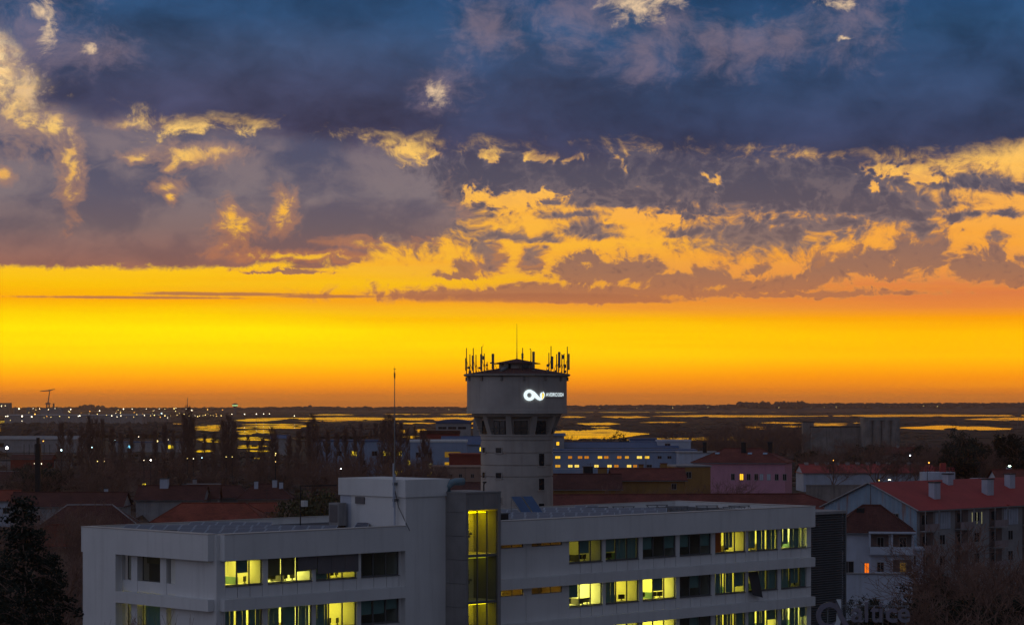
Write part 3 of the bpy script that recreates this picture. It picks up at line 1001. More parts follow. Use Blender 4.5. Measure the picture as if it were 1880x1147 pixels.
for k in range(4):
    z1 = ZB - .01 if k == 0 else 13.83 - FP * (k - 1) - .003
    z0 = 14.63 - FP * k + .865
    zf = 14.63 - FP * k + .125
    for i, (s0, s1) in enumerate(bays):
        st, room = STATES[k][i].split(':')
        w = (s1 - s0) / 3
        # frame with two mullions
        fb = MB()
        fb.box(s0, .1, z0, s1, .18, z0 + .07).box(s0, .1, z1 - .07, s1, .18, z1)
        for sm, hw in ((s0 + .04, .04), (s0 + w, .045), (s0 + 2 * w, .045), (s1 - .04, .04)):
            fb.box(sm - hw, .102, z0 + .071, sm + hw, .178, z1 - .071)
        win = part(fb, 'window', M_FRAME)
        for j in range(3):
            a, c = s0 + j * w + .045, s0 + (j + 1) * w - .045
            part(MB().box(a, .135, z0 + .07, c, .145, z1 - .07), 'pane', M_GLASS, win)
            ch = st[j]
            hh = z1 - z0 - .14
            bm = M_BLIND
            if ch in 'hqtd':
                fr = {'h': .52, 'q': .74, 't': .62, 'd': .45}[ch]
                bm = M_BLINDB if ch in 'hq' and room == 'L' and k == 0 else M_BLIND
                part(MB().box(a + .01, .22, z1 - .07 - hh * fr, c - .01, .235, z1 - .07), 'blind', bm, win)
            elif ch in 'bgP':
                g = .12 if ch == 'g' else 0.0
                low = z0 + .07 + (hh * rs.choice([0, .0, .12, .2]) if ch == 'g' else 0)
                if ch == 'P':
                    part(MB().box(a + .01, .22, z0 + .07, c - .25, .235, z1 - .07), 'blind', M_ORANGE, win)
                else:
                    # hanging strips
                    nb = 5
                    sw = (c - a - g) / nb
                    for q in range(nb):
                        ang = rs.uniform(-.02, .02)
                        part(MB().box(a + q * sw + .003, .22 + ang, low, a + (q + 1) * sw - .003, .23 + ang, z1 - .07), 'blind_strip', M_BLIND, win)
            elif ch == 'X':
                # an awning pushed out on its arms
                ob = MB()
                ob.poly([(a - .05, -.5, z0 - .25), (c + .05, -.5, z0 - .55), (c + .05, .05, z1 - .1), (a - .05, .05, z1 - .1)])
                ob.poly([(a - .05, -.47, z0 - .25), (a - .05, .08, z1 - .1), (c + .05, .08, z1 - .1), (c + .05, -.47, z0 - .55)])
                part(ob, 'awning', M_EXTB, win)
        # the room behind
        back = 3.85 if i == 0 else 5.2
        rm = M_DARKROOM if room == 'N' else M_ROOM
        rb = MB()
        rb.poly([(s0 - .2, back, zf), (s1 + .2, back, zf), (s1 + .2, back, z1 + .02), (s0 - .2, back, z1 + .02)])
        rb.poly([(s0 - .2, .25, zf), (s1 + .2, .25, zf), (s1 + .2, back, zf), (s0 - .2, back, zf)])
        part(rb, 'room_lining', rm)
        if room != 'N':
            # what stands against the back wall: shelves, a board, a door
            for q in range(rs.randint(1, 3)):
                u0 = s0 + (s1 - s0) * rs.uniform(.0, .8)
                kind_ = rs.choice(['shelf', 'board', 'door', 'shelf'])
                if kind_ == 'shelf':
                    sb_ = MB()
                    for e_ in range(5):
                        sb_.box(u0, back - .35, zf + .05 + e_ * .38, u0 + .8, back - .02, zf + .08 + e_ * .38)
                        for g_ in range(5):
                            sb_.box(u0 + .04 + g_ * .15, back - .3, zf + .081 + e_ * .38, u0 + .13 + g_ * .15, back - .08, zf + .081 + e_ * .38 + rs.uniform(.15, .27), 1)
                    part(sb_, 'bookshelf', [M_DESK, rs.choice([M_SHUTTER, M_BLIND, M_ORANGE, M_BLACK])])
                elif kind_ == 'board':
                    part(MB().box(u0, back - .06, zf + 1.0, u0 + 1.1, back - .02, zf + 1.8), 'notice_board', rs.choice([M_SHUTTER, M_BLINDB, M_DESK]))
                else:
                    part(MB().box(u0, back - .06, zf + .01, u0 + .9, back - .02, zf + 2.05), 'door_leaf', rs.choice([M_BLINDB, M_SHUTTER]))
            # thin vertical blind cords and a low partition between desks
            part(MB().box(s0 + (s1 - s0) * .5 - .02, .7, zf, s0 + (s1 - s0) * .5 + .02, 2.2, zf + 1.25), 'desk_divider', rs.choice([M_BLIND, M_SHUTTER, M_BLINDB]))
        if room == 'O':
            part(MB().box(s0 + .1, back - .2, zf, s0 + w * 1.2, back - .1, z1 - .3), 'partition_screen', M_ORANGE)
        if room in 'LDdO':
            lm = M_CEILS[(i * 5 + k * 3) % 3] if room in 'LO' else M_CEILD
            for u in (.3, .7) if room != 'd' else (.5,):
                sc_ = s0 + (s1 - s0) * u
                part(MB().box(sc_ - .55, 1.2, z1 - .06, sc_ + .55, back - .8, z1 - .03), 'ceiling_light', lm)
            FURN.append((i, k, room, zf))

part(MB().box(.5, 3.9, 0, 3.4, 4.05, ZB - .003), 'partition_wall', M_ROOM)
for k in range(4):
    part(MB().box(.6, 4.06, 14.63 - FP * k - .35, 2.99, DEPTH - .2, 14.63 - FP * k + .1), 'floor_slab', M_ROOM)
# grey roller shutters let down outside two bays of the top floor
part(MB().box(sx(546, -.1), -.2, ZB - .95, bays[2][0] - .05, -.14, ZB - .004), 'roller_shutter', M_SHUTTER)
for j in range(3):
    s0, s1 = bays[2]
    w = (s1 - s0) / 3
    part(MB().box(s0 + j * w + .01, -.2, ZB - 1.3, s0 + (j + 1) * w - .01, -.14, ZB - .004), 'roller_shutter', M_SHUTTER)

# --- the blank stretch beside the stair tower: wall panels under strip windows
for k in range(4):
    zb1 = 14.63 - FP * k
    ztop = (ZB if k == 0 else 13.83 - FP * (k - 1)) - .003
    zs = ztop - (.30 if k == 0 else .55)
    j0 = sx(965.5, 0)
    for s0, s1 in ((S_CT1 + .01, j0 - .015), (j0 + .015, S_BW - .36)):
        part(MB().box(s0, -.02, zb1 + .003, s1, .25, zs), 'wall_panel', M_WHITE)
    lit = k in (0, 1)
    for wn, (a, c, np_) in enumerate(((sx(921, 0), sx(961, 0), 2), (sx(970, 0), sx(1032, 0), 3))):
        fb = MB().box(a, .05, zs + .003, c, .12, zs + .05).box(a, .05, ztop - .05, c, .12, ztop)
        for q in range(np_ + 1):
            s_ = a + (c - a) * q / np_
            fb.box(s_ - .03, .052, zs + .051, s_ + .03, .118, ztop - .051)
        win = part(fb, 'window', M_FRAME)
        for q in range(np_):
            s_ = a + (c - a) * q / np_
            part(MB().box(s_ + .03, .08, zs + .05, s_ + (c - a) / np_ - .03, .09, ztop - .05), 'pane', M_GLASS, win)
        part(MB().box(c, 0, zs + .003, c + .9 if wn == 0 else c + .5, .2, ztop), 'pier', M_WHITE)
        rb = MB().poly([(a - .3, 2.6, zs - 2), (c + .3, 2.6, zs - 2), (c + .3, 2.6, ztop), (a - .3, 2.6, ztop)])
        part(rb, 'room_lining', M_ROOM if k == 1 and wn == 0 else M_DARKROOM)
        if lit:
            part(MB().box(a + .4, 1.0, ztop - .03, (a + c) / 2 + .5, 1.8, ztop - .01), 'ceiling_light', M_CEILO if not (k == 1 and wn == 0) else emit('ceiling_lamp_gold', (1.0, 0.6, 0.04), 6.0, True))

# --- gable end: blank wall, a recess with three windows per floor
TW0, TW1 = tx(322, 0), tx(224, 0)
part(MB().box(0.0, 0.3, 0, 0.3, TW0, ZB - .003), 'wall', M_WHITE)
part(MB().box(-.03, TW1, 0, 0.3, T_G1, ZB - .003), 'wall', M_WHITE)
part(MB().box(-PO, T_G1, 0, 0.3, DEPTH, ZB - .003), 'wall', M_WHITE)
gw = [(tx(322, 0) + .02, tx(306, .1)), (tx(295, .1), tx(253, .1)), (tx(242, .1), tx(226, .1))]
gpiers = [(tx(306, .1), tx(295, .1)), (tx(253, .1), tx(242, .1))]
for a, c in gpiers:
    part(MB().box(0.05, a, 0, .5, c, ZB - .003), 'pier', M_WHITE)
for k in range(3):
    z1 = ZB - .003 if k == 0 else 13.83 - FP * (k - 1) - .003
    zb1 = 14.63 - FP * k
    z0 = zb1 + .8
    for j, (a, c) in enumerate(gw):
        part(MB().box(.08, a, zb1 + .003, .3, c, z0), 'spandrel_panel', M_WHITE)
        fb = MB()
        fb.box(.52, a, z0, .58, c, z0 + .06).box(.52, a, z1 - .06, .58, c, z1).box(.522, a, z0 + .061, .578, a + .06, z1 - .061).box(.522, c - .06, z0 + .061, .578, c, z1 - .061)
        win = part(fb, 'window', M_FRAME)
        part(MB().box(.545, a + .06, z0 + .06, .555, c - .06, z1 - .06), 'pane', M_GLASS, win)
        if k == 1:
            part(MB().box(.66, a - .2, z0 - .05, .68, c - .16, z1 - .02), 'blind', M_BLIND, win)
        elif k == 0:
            part(MB().box(.9, a + .0, z1 - .6, .92, c, z1 - .06), 'blind', M_BLINDB, win)
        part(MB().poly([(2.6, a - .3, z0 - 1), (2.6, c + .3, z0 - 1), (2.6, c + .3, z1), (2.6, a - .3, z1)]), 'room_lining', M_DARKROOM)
        if k == 1:
            part(MB().box(1.2, a + .05, z1 - .05, 2.0, c - .05, z1 - .03), 'ceiling_light', M_CEILS[1])

# --- white stair block rising above the roof
ZT, ZTB = 22.42, 21.15
T_L = 6.9
S_T1u = sx(826, -.6)
part(MB().box(S_T0, -.5, 0, S_T1, 5.55, ZTB), 'stair_block_wall', M_WHITE)
part(MB().box(S_T0 - .12, -.62, ZTB, S_T1u, T_L, ZT), 'stair_block_cornice', M_WHITE)
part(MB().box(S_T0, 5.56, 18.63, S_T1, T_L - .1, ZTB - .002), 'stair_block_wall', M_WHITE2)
part(MB().box(S_T0 - .10, 4.0, 20.55, S_T0 - .003, 5.0, 21.05), 'vent_grille', M_SHUTTER)

# --- concrete stair tower with its tall glazed strip
ZC = zat(904, OY + S_CT0 * DY)
G0, G1 = sx(860, -P_CT), sx(914.5, -P_CT)
part(MB().box(S_CT0 - .03, -P_CT - .03, ZC - .02, S_CT1 + .03, 1.2, ZC + .10), 'coping', M_CONC)
joints = [0, ZC - 15.4, ZC - 13.65, ZC - 11.9, ZC - 10.15, ZC - 8.4, ZC - 6.65, ZC - 4.9, ZC - 3.15, ZC - 1.4, ZC - .021]
for z0, z1 in zip(joints, joints[1:]):
    part(MB().box(S_CT0, -P_CT, z0 + .012, S_CT0 + .25, 0.0, z1 - .012), 'concrete_panel', M_CONC)
part(MB().box(S_CT0 + .255, -P_CT + .31, 0, S_CT0 + .32, -.01, ZC - .3), 'stairwell_wall', M_CONC)
part(MB().box(S_CT0 + .26, -P_CT, 0, G0, -P_CT + .3, ZC - .03), 'concrete_pier', M_CONC)
part(MB().box(G1, -P_CT, 0, S_CT1, -P_CT + .3, ZC - .03), 'concrete_pier', M_CONC)
part(MB().box(S_CT1 - .25, -P_CT + .31, 0, S_CT1 - .003, .8, ZC - .03), 'concrete_wall', M_CONC)
ZG = zat(936, OY)                            # top of the glazing, corrected below for distance
yy_ = oworld(G0, -P_CT, 0).y
ZG = zat(937, yy_)
w = (G1 - G0) / 2
for j in range(2):
    part(MB().box(G0 + j * w + .012, -P_CT + .003, ZG + .02, G0 + (j + 1) * w - .012, -P_CT + .3, ZC - .03), 'concrete_panel', M_CONC)
part(MB().box(S_CT0 + .26, -P_CT + .31, ZC - .3, S_CT1 - .26, .8, ZC - .03), 'ceiling_slab', M_ROOM)
zl = [ZG + .01, zat(1021, yy_), zat(1107, yy_), zat(1192, yy_), 0.4]
M_STAIR = mat('stair_wall', (0.74, 0.70, 0.55), 0.9, 0.05, 0.4)
part(MB().poly([(S_CT0 + .26, 0.0, 0), (S_CT1 - .26, 0.0, 0), (S_CT1 - .26, 0.0, ZC - .3), (S_CT0 + .26, 0.0, ZC - .3)]), 'stairwell_wall', M_STAIR)
STL = [emit('stair_lamp', (1.0, 0.72, 0.0), 5.0, True), emit('stair_lamp_low', (0.9, 0.8, 0.03), .55, True), emit('stair_lamp_mid', (1.0, 0.78, 0.01), 3.0, True)]
for n_, (z1, z0) in enumerate(zip(zl, zl[1:])):
    fb = MB().box(G0, -P_CT + .1, z0 - .07, G1, -P_CT + .2, z0 + .07)
    for q in range(4):
        s_ = G0 + .03 + (G1 - G0 - .06) * q / 3
        fb.box(s_ - .04, -P_CT + .102, z0 + .071, s_ + .04, -P_CT + .198, z1 - .071)
    win = part(fb, 'stair_window', M_FRAME)
    for q in range(3):
        s_ = G0 + .03 + (G1 - G0 - .06) * q / 3
        part(MB().box(s_ + .04, -P_CT + .145, z0 + .07, s_ + (G1 - G0 - .06) / 3 - .04, -P_CT + .155, z1 - .07), 'pane', M_GLASS, win)
    part(MB().box(S_CT0 + .26, -P_CT + .32, z0 - .12, S_CT1 - .26, -0.003, z0 + .1), 'stair_landing', M_STAIR)
    lm = STL[0] if n_ == 0 else STL[1] if n_ == 1 else STL[2]
    part(MB().box(G0 + .2, -P_CT + 1.2, z1 - .26, G1 - .1, -.5, z1 - .22), 'ceiling_light', lm)
    # a flight of steps with its handrail
    fl = MB()
    for q in range(9):
        fl.box(G0 + .05 + q * .2, -1.1, z0 + .1 + q * .17, G0 + .25 + q * .2, -.35, z0 + .27 + q * .17)
    part(fl, 'stair_flight', M_CONC)
    hr_ = MB().tube([(G0 + .1, -1.15, z0 + 1.1), (G0 + 1.5, -1.15, z0 + 2.3)], [.03, .03], 5)
    hr_.tube([(G0 + .1, -1.15, z0 + .8), (G0 + 1.5, -1.15, z0 + 2.0)], [.02, .02], 5)
    for q in range(4):
        x_ = G0 + .1 + q * .45
        hr_.tube([(x_, -1.15, z0 + .1), (x_, -1.15, z0 + 1.1 + q * .39)], [.02, .02], 4)
    part(hr_, 'handrail', M_BLACK)
    part(MB().ball(((G0 + G1) / 2 - .1, -.25, z0 + 2.0), .14, 10, 6), 'wall_lamp', emit('wall_globe', (1, .85, .2), 1.2))

# --- louvred plant block at the right end
L0, L1 = S_END - .5, sx(1554, 1.6)
ZL = zat(941.5, oworld(L0, 1.6, 0).y)
part(MB().box(L0 + .02, 2.0, 0, L1 - .08, 7.5, ZL - .05), 'plant_wall', mat('plant_grey', (0.09, 0.085, 0.085), .9))
part(MB().box(L0, 1.5, ZL - .25, L1, 7.6, ZL), 'plant_roof_edge', M_GREYW)
part(MB().box(L1 - .12, 1.6, 0, L1, 1.9, ZL - .26), 'louvre_post', M_GREYMETAL)
sm = None
z = ZL - .45
while z > 7.0:
    if sm is None:
        o = MB().poly([(L0 + .02, 1.62, 0), (L1 - .13, 1.62, 0), (L1 - .13, 1.86, .1), (L0 + .02, 1.86, .1)]).poly(
            [(L0 + .02, 1.62, -.03), (L0 + .02, 1.86, .07), (L1 - .13, 1.86, .07), (L1 - .13, 1.62, -.03)]).poly(
            [(L0 + .02, 1.62, -.03), (L1 - .13, 1.62, -.03), (L1 - .13, 1.62, 0), (L0 + .02, 1.62, 0)]).build('slat', M_GREYMETAL, office)
        sm = o.data
    else:
        o = put('slat', sm, office)
    o.location = (0, 0, z)
    z -= .21

# --- things on the roof
# solar panels: rows that follow the compass, not the building
M_PV = mat('solar_glass', (0.012, 0.02, 0.06), 0.3, 0.2, 0.8, spec=0.5)
M_PVF = mat('panel_frame', (0.34, 0.37, 0.43), 0.5, 0.05, 1.0)
b = MB()
ta = radians(9)
pw, pl = 1.0, 1.66
TM = Matrix.Rotation(ta, 4, 'X')
b.box(-pw / 2, 0, 0, pw / 2, pl, .035, 1, TM)
b.box(-pw / 2 + .05, .055, .0355, pw / 2 - .05, pl - .055, .038, 0, TM)
b.tube([(-.4, pl * .97, -.25), (-.4, pl * .95, .25)], [.02, .02], 4, 1)
b.tube([(.4, pl * .97, -.25), (.4, pl * .95, .25)], [.02, .02], 4, 1)
pv0 = b.build('solar_panel', [M_PV, M_PVF])
ROT = radians(-4)
bpy.data.objects.remove(pv0)
pv_me = bpy.data.meshes['solar_panel']
ROWN = ['foremost', 'second', 'third', 'fourth', 'fifth', 'sixth', 'seventh', 'eighth', 'ninth', 'tenth', 'eleventh', 'twelfth', 'thirteenth', 'fourteenth', 'fifteenth', 'sixteenth', 'seventeenth', 'rearmost', 'last', 'hindmost', 'extra']
cnt = {0: 0, 1: 0}
for row in range(0, 40):
    arr = {0: None, 1: None}
    for colm in range(-40, 60):
        lx, ly = colm * 1.04 + (row % 2) * .3, row * 4.4
        wx = -30 + lx * cos(ROT) - ly * sin(ROT)
        wy = 160 + lx * sin(ROT) + ly * cos(ROT)
        dx_, dy_ = wx - OX, wy - OY
        s, t = dx_ * DX + dy_ * DY, -dx_ * DY + dy_ * DX
        if 1.2 < s < S_T0 - 1.3 and 1.0 < t < 12.6 and not (s > S_T0 - 6 and t > 3.2):
            w_ = 0
        elif S_CT1 + 3.6 < s < S_END - 15 and 1.0 < t < 12.6 and not (s < S_CT1 + 8 and t > 5):
            w_ = 1
        else:
            continue
        if arr[w_] is None:
            lab = ROWN[cnt[w_]] + (' row of dark blue solar panels on the roof left of the white stair block', ' row of dark blue solar panels on the long roof right of the stair tower')[w_]
            cnt[w_] += 1
            arr[w_] = thing('solar_array', lab, 'solar array', (wx, wy, 18.87), ROT, 'rows of solar panels on the office roof')
            org = lx
            arr[w_]['org'] = lx
        o = put('solar_panel', pv_me, arr[w_])
        o.location = (lx - arr[w_]['org'], 0, 0)

# bare mounting racks at the right end of the roof
rk = thing('mounting_rack', 'bare dark mounting rack near the right end of the office roof', 'mounting rack', oworld(S_END - 9, 4, 18.62), 0, 'empty mounting racks on the office roof')
rb = MB()
for q in (-.9, 0, .9):
    rb.tube([(q, -.4, .1), (q, .5, .42)], [.03, .03], 4).tube([(q, .5, 0), (q, .5, .42)], [.025, .025], 4)
rb.build('rack_frame', M_DARKMETAL, rk)
MB().box(-1.0, -.42, .1, 1.0, -.3, .18).box(-1.0, .42, .38, 1.0, .56, .46).build('rail', M_GREYMETAL, rk)
for q in (-.7, .5):
    MB().box(q - .25, -.3, 0, q + .25, .3, .1).build('ballast_block', M_OLDCONC, rk)
for n_, (ds, t) in enumerate([(-6.5, 3.2), (-11.5, 6), (-9, 7.5), (-14, 8), (-6, 6.6), (-12.5, 10.5), (-8, 10.6), (-15, 11.2), (-4.0, 4.5)]):
    dup(rk, oworld(S_END + ds, t, 18.62), ROT + .05 * n_)

# solar water heater: two tilted collectors
hs = thing('solar_collector', 'pair of large tilted blue solar collectors on the roof beside the stair tower', 'solar collector', oworld(sx(975, 9), 9.0, 18.62), radians(38))
TM = Matrix.Rotation(radians(42), 4, 'X')
for q in (-1.12, 0.05):
    cb = MB()
    cb.box(q, 0, .3, q + 1.08, 2.1, .4, 1, TM)
    cb.box(q + .05, .05, .401, q + 1.03, 2.05, .41, 0, TM)
    cb.build('collector_panel', [mat('collector_glass', (0.04, 0.09, 0.2), 0.15, 0.1, 1.0, spec=.5), M_GREYMETAL], hs)
fb = MB()
for q in (-1.0, 1.0):
    fb.tube([(q, 1.35, 0), (q, 1.35, 1.55)], [.03, .03], 4).tube([(q, -.2, 0), (q, -.2, .25)], [.03, .03], 4).tube([(q, 0.1, .05), (q, 1.3, .05)], [.03, .03], 4)
fb.build('frame', M_GREYMETAL, hs)

# ventilation ducts
dc = thing('ventilation_duct', 'blue grey curved duct ending in a dark box beside the stair tower', 'duct', oworld(S_CT1 + .4, 3.2, 18.62), OROT)
pts = [(0.2, 1.4, .55), (0.2, .5, .75), (.5, -.3, .95), (1.2, -.9, .75), (1.9, -1.0, .5)]
MB().tube(pts, [.5, .52, .52, .5, .48], 12).build('pipe', mat('duct_metal', (0.16, 0.24, 0.28), .5, .1, 1.0, metal=.2), dc, smooth=True)
MB().box(1.9, -1.6, .05, 4.6, -.5, .85).build('outlet_box', M_BLACK, dc)
MB().box(1.8, -1.65, .86, 4.7, -.45, .95).build('cover_plate', M_GREYMETAL, dc)
vp = thing('vent_pipe', 'bent metal vent pipe with open black mouth on the concrete stair tower', 'vent pipe', oworld(S_CT0 + .2, -.6, ZC + .1), OROT)
MB().tube([(0, 0, 0), (0.02, 0, .35), (.2, -.05, .62), (.55, -.15, .72), (1.25, -.3, .72)], [.2, .22, .27, .27, .27], 12).build('pipe', mat('duct_metal', (0.16, 0.24, 0.28)), vp, smooth=True)
MB().tube([(1.255, -.3, .72), (1.27, -.303, .72)], [.24, .24], 12).build('mouth', M_BLACK, vp)
cn = thing('roof_cowl', 'small dark cowl standing at the right end of the concrete stair tower', 'vent cowl', oworld(S_CT1 - 1.0, -P_CT + .8, ZC + .1), OROT)
MB().tube([(0, 0, 0), (0, 0, .45), (.06, 0, .62)], [.06, .06, .09], 6).build('stem', M_DARKMETAL, cn)
MB().box(-.02, -.1, .6, .2, .1, .72).build('hood', M_DARKMETAL, cn)

# air conditioner, floodlight and frame beside the white penthouse
ac = thing('air_conditioner', 'grey box air conditioner on the roof against the white stair block', 'air conditioner', oworld(S_T0 - .6, T_L - .5, 18.62), OROT)
MB().box(-.4, -.55, .25, .4, .55, 1.95).build('case', M_GREYW, ac)
MB().box(-.42, -.45, .5, -.4, .45, 1.8).build('grille', M_SHUTTER, ac)
fb = MB()
for q in (-.32, .32):
    fb.box(q - .05, -.5, 0, q + .05, .5, .25)
fb.build('foot', M_DARKMETAL, ac)
fr = thing('pipe_frame', 'black pipe frame with a white floodlight beside the air conditioner', 'frame', oworld(S_T0 - 3.3, T_L + .6, 18.62), OROT)
MB().tube([(0, 0, 0), (0, 0, 3.3)], [.05, .05], 6).build('post', M_BLACK, fr)
MB().tube([(0, 0, 3.25), (2.6, -1.1, 3.25)], [.04, .04], 6).build('crossbar', M_BLACK, fr)
MB().box(.15, -.2, 1.7, .55, .2, 2.15).build('floodlight', M_WHITE, fr)

# tall mast clamped to the penthouse
ms = thing('radio_mast', 'tall thin radio mast clamped to the side of the white stair block', 'mast', oworld(S_T0 - .3, tx(724.5, S_T0 - .3), 18.62), OROT)
MB().tube([(0, 0, 0), (0, 0, 4.2)], [.07, .07], 8).tube([(-.22, -.1, 1.8), (-.22, -.1, 5.0)], [.05, .05], 6).build('lower_tube', M_WHITE2, ms)
MB().tube([(0, 0, 4.2), (0, 0, 7.6), (0, 0, 11.9)], [.05, .045, .025], 6).build('upper_tube', M_GREYMETAL, ms)
MB().box(-.12, -.12, 3.4, .3, .12, 3.6).box(-.12, -.12, 2.2, .3, .12, 2.4).build('clamp', M_GREYMETAL, ms)
MB().tube([(0, 0, 11.2), (0, 0, 11.6)], [.06, .06], 6).tube([(-.14, 0, 11.9), (.14, 0, 11.9)], [.02, .02], 4).tube([(0, 0, 11.9), (0, 0, 12.15)], [.012, .012], 4).build('aerial_tip', M_DARKMETAL, ms)
MB().tube([(0, -.05, 3.0), (.12, -.3, 1.8), (.35, -.9, .6), (.4, -1.2, .1)], [.025] * 4, 5).build('cable', M_BLACK, ms)

# --- furniture that shows in the lit rooms
def place(o, s, t, z, rz=0.0):
    o.location = oworld(s, t, z)
    o.rotation_euler = (0, 0, OROT + rz)
    return o


desk0 = thing('desk', 'pale office desk inside a lit room behind the windows', 'desk', group='desks in the lit offices')
MB().box(-.75, -.38, .71, .75, .38, .745).build('desk_top', M_DESK, desk0)
for q in (-.7, .7):
    MB().box(q - .03, -.35, 0, q + .03, .35, .71).build('leg', M_GREYMETAL, desk0)
mon0 = thing('monitor', 'black computer monitor on a desk inside a lit room', 'monitor', group='monitors in the lit offices')
MB().box(-.29, -.02, .14, .29, .02, .5).build('screen', M_BLACK, mon0)
MB().box(-.03, -.03, .02, .03, .03, .2).box(-.12, -.09, 0, .12, .09, .02).build('stand', M_BLACK, mon0)
chair0 = thing('office_chair', 'dark swivel chair at a desk inside a lit room', 'office chair', group='chairs in the lit offices')
MB().box(-.24, -.24, .44, .24, .24, .52).build('seat', M_BLACK, chair0)
MB().box(-.22, .2, .58, .22, .26, 1.12).build('backrest', M_BLACK, chair0)
MB().tube([(0, 0, .06), (0, 0, .44)], [.03, .03], 6).build('column', M_GREYMETAL, chair0)
fb = MB()
for q in range(5):
    fb.tube([(0, 0, .08), (.3 * cos(q * 1.257), .3 * sin(q * 1.257), .05)], [.025, .02], 4)
fb.build('foot_star', M_BLACK, chair0)
lamp0 = thing('filing_cabinet', 'white filing cabinet against the back wall of a lit room', 'cabinet', group='cabinets in the lit offices')
MB().box(-.4, -.22, 0, .4, .22, 1.25).build('case', M_DESK, lamp0)
for q in range(3):
    d_ = MB().box(-.37, -.235, .06 + q * .4, .37, -.222, .42 + q * .4).build('drawer', M_GREYW, lamp0)
    MB().box(-.08, -.25, .3 + q * .4, .08, -.236, .33 + q * .4).build('handle', M_DARKMETAL, d_)
used_f = {'d': False, 'm': False, 'c': False, 'k': False}


def next_of(key, proto):
    if not used_f[key]:
        used_f[key] = True
        return proto
    return dup(proto, (0, 0, 0))


for i, k, room, zf in FURN:
    s0, s1 = bays[i]
    flr = ['top', 'second', 'third', 'fourth'][k]
    if i < NL:
        where = 'bay %s of the left wing, %s row of windows' % (['nearest the corner', 'second from the corner', 'third from the corner', 'next to the stair block'][i], flr)
    else:
        where = '%s bay right of the stair tower, %s row of windows' % (['first', 'second', 'third', 'fourth', 'fifth', 'sixth', 'seventh'][i - NL], flr)
    for u in (.28, .72):
        tt = rs.uniform(.85, 1.5)
        o = place(next_of('d', desk0), s0 + (s1 - s0) * u, tt, zf, rs.choice([0, 0, .1]))
        o['label'] = 'pale office desk, ' + where
        for q in (-.3, .35) if rs.random() < .5 else (rs.uniform(-.3, .3),):
            o = place(next_of('m', mon0), s0 + (s1 - s0) * u + q, tt + rs.uniform(-.1, .1), zf + .746, rs.uniform(-.6, .6))
            o['label'] = 'black monitor, ' + where
        o = place(next_of('c', chair0), s0 + (s1 - s0) * u + rs.uniform(-.4, .4), tt + .65, zf, rs.uniform(-.6, .6))
        o['label'] = 'dark swivel chair, ' + where
    o = place(next_of('k', lamp0), s0 + (s1 - s0) * rs.uniform(.3, .7), 4.9 if i else 3.5, zf)
    o['label'] = 'white filing cabinet, ' + where

# --- the company's letters standing in front of the right end
def text_mesh(body, size, extrude, bold=0.0):
    cu = bpy.data.curves.new('lettering', 'FONT')
    cu.body = body
    cu.size = size
    cu.extrude = extrude
    cu.offset = bold
    cu.resolution_u = 4
    tmp = bpy.data.objects.new('lettering', cu)
    COL.objects.link(tmp)
    dg = bpy.context.evaluated_depsgraph_get()
    me = bpy.data.meshes.new_from_object(tmp.evaluated_get(dg))
    bpy.data.objects.remove(tmp)
    bpy.data.curves.remove(cu)
    return me


M_SIGN = mat('sign_letters', (0.20, 0.185, 0.23), 0.6, 0.08, 1.0)
M_SIGNL = mat('sign_white_blade', (0.62, 0.66, 0.7), 0.5, 0.05, 1.0)
YS = 198.0
sg = thing('company_sign', 'dark standing letters reading altice beside a ring emblem, right of the offices', 'sign', at(1500, 740, YS) * 1.0, radians(-4))
sg.location.z = 0
SC = YS / K


def sp(px, py):
    return ((px - 1500) * SC, (740 - py) * SC + CZ)


def ring(cx, cz, r0, r1, y0, y1, b, a0=0.0, a1=2 * pi, n=40):
    for i in range(n):
        p0, p1 = a0 + (a1 - a0) * i / n, a0 + (a1 - a0) * (i + 1) / n
        q = [(cx + r * cos(a), y, cz + r * sin(a)) for y in (y0, y1) for r in (r0, r1) for a in (p0, p1)]
        b.poly([q[0], q[2], q[3], q[1]]).poly([q[4], q[5], q[7], q[6]]).poly([q[2], q[6], q[7], q[3]]).poly([q[0], q[1], q[5], q[4]])


cx, cz = sp(1522.5, 1129)
b = MB()
ring(cx, cz, 15.5 * SC, 24.5 * SC, -.12, .12, b)
b.build('ring', M_SIGN, sg)
def blade(ptsx, y0, y1):
    q = [sp(*p_) for p_ in ptsx]
    b = MB()
    b.poly([(x, y0, z) for x, z in q]).poly([(x, y1, z) for x, z in reversed(q)])
    for i in range(len(q)):
        (xa, za), (xb, zb) = q[i], q[(i + 1) % len(q)]
        b.poly([(xa, y0, za), (xa, y1, za), (xb, y1, zb), (xb, y0, zb)])
    return b
blade([(1534, 1102), (1544, 1122), (1566, 1160), (1556, 1160), (1537, 1128)], -.2, .15).build('dark_blade', M_SIGN, sg)
blade([(1535, 1099.5), (1544, 1099.5), (1544, 1118)], -.14, .1).build('white_blade', M_SIGNL, sg)
blade([(1535.5, 1124), (1543, 1140), (1540, 1152), (1528, 1152), (1535, 1139)], -.14, .1).build('white_blade', M_SIGNL, sg)
lx = [1562, 1587, 1597, 1613, 1625, 1647]
for ch, px_, wpx in zip('altice', lx, [23, 6, 16, 6, 21, 22]):
    me = text_mesh(ch, 2.35, .12, .03)
    vsx = [v.co.x for v in me.vertices]
    x0_, x1_ = min(vsx), max(vsx)
    fx = wpx * SC / max(x1_ - x0_, .01)
    for v in me.vertices:
        v.co = Vector(((v.co.x - x0_) * fx, -v.co.z, v.co.y))
    me.materials.append(M_SIGN)
    o = put('letter', me, sg)
    x_, z_ = sp(px_, 1140)
    o.location = (x_, 0, z_)
fb = MB()
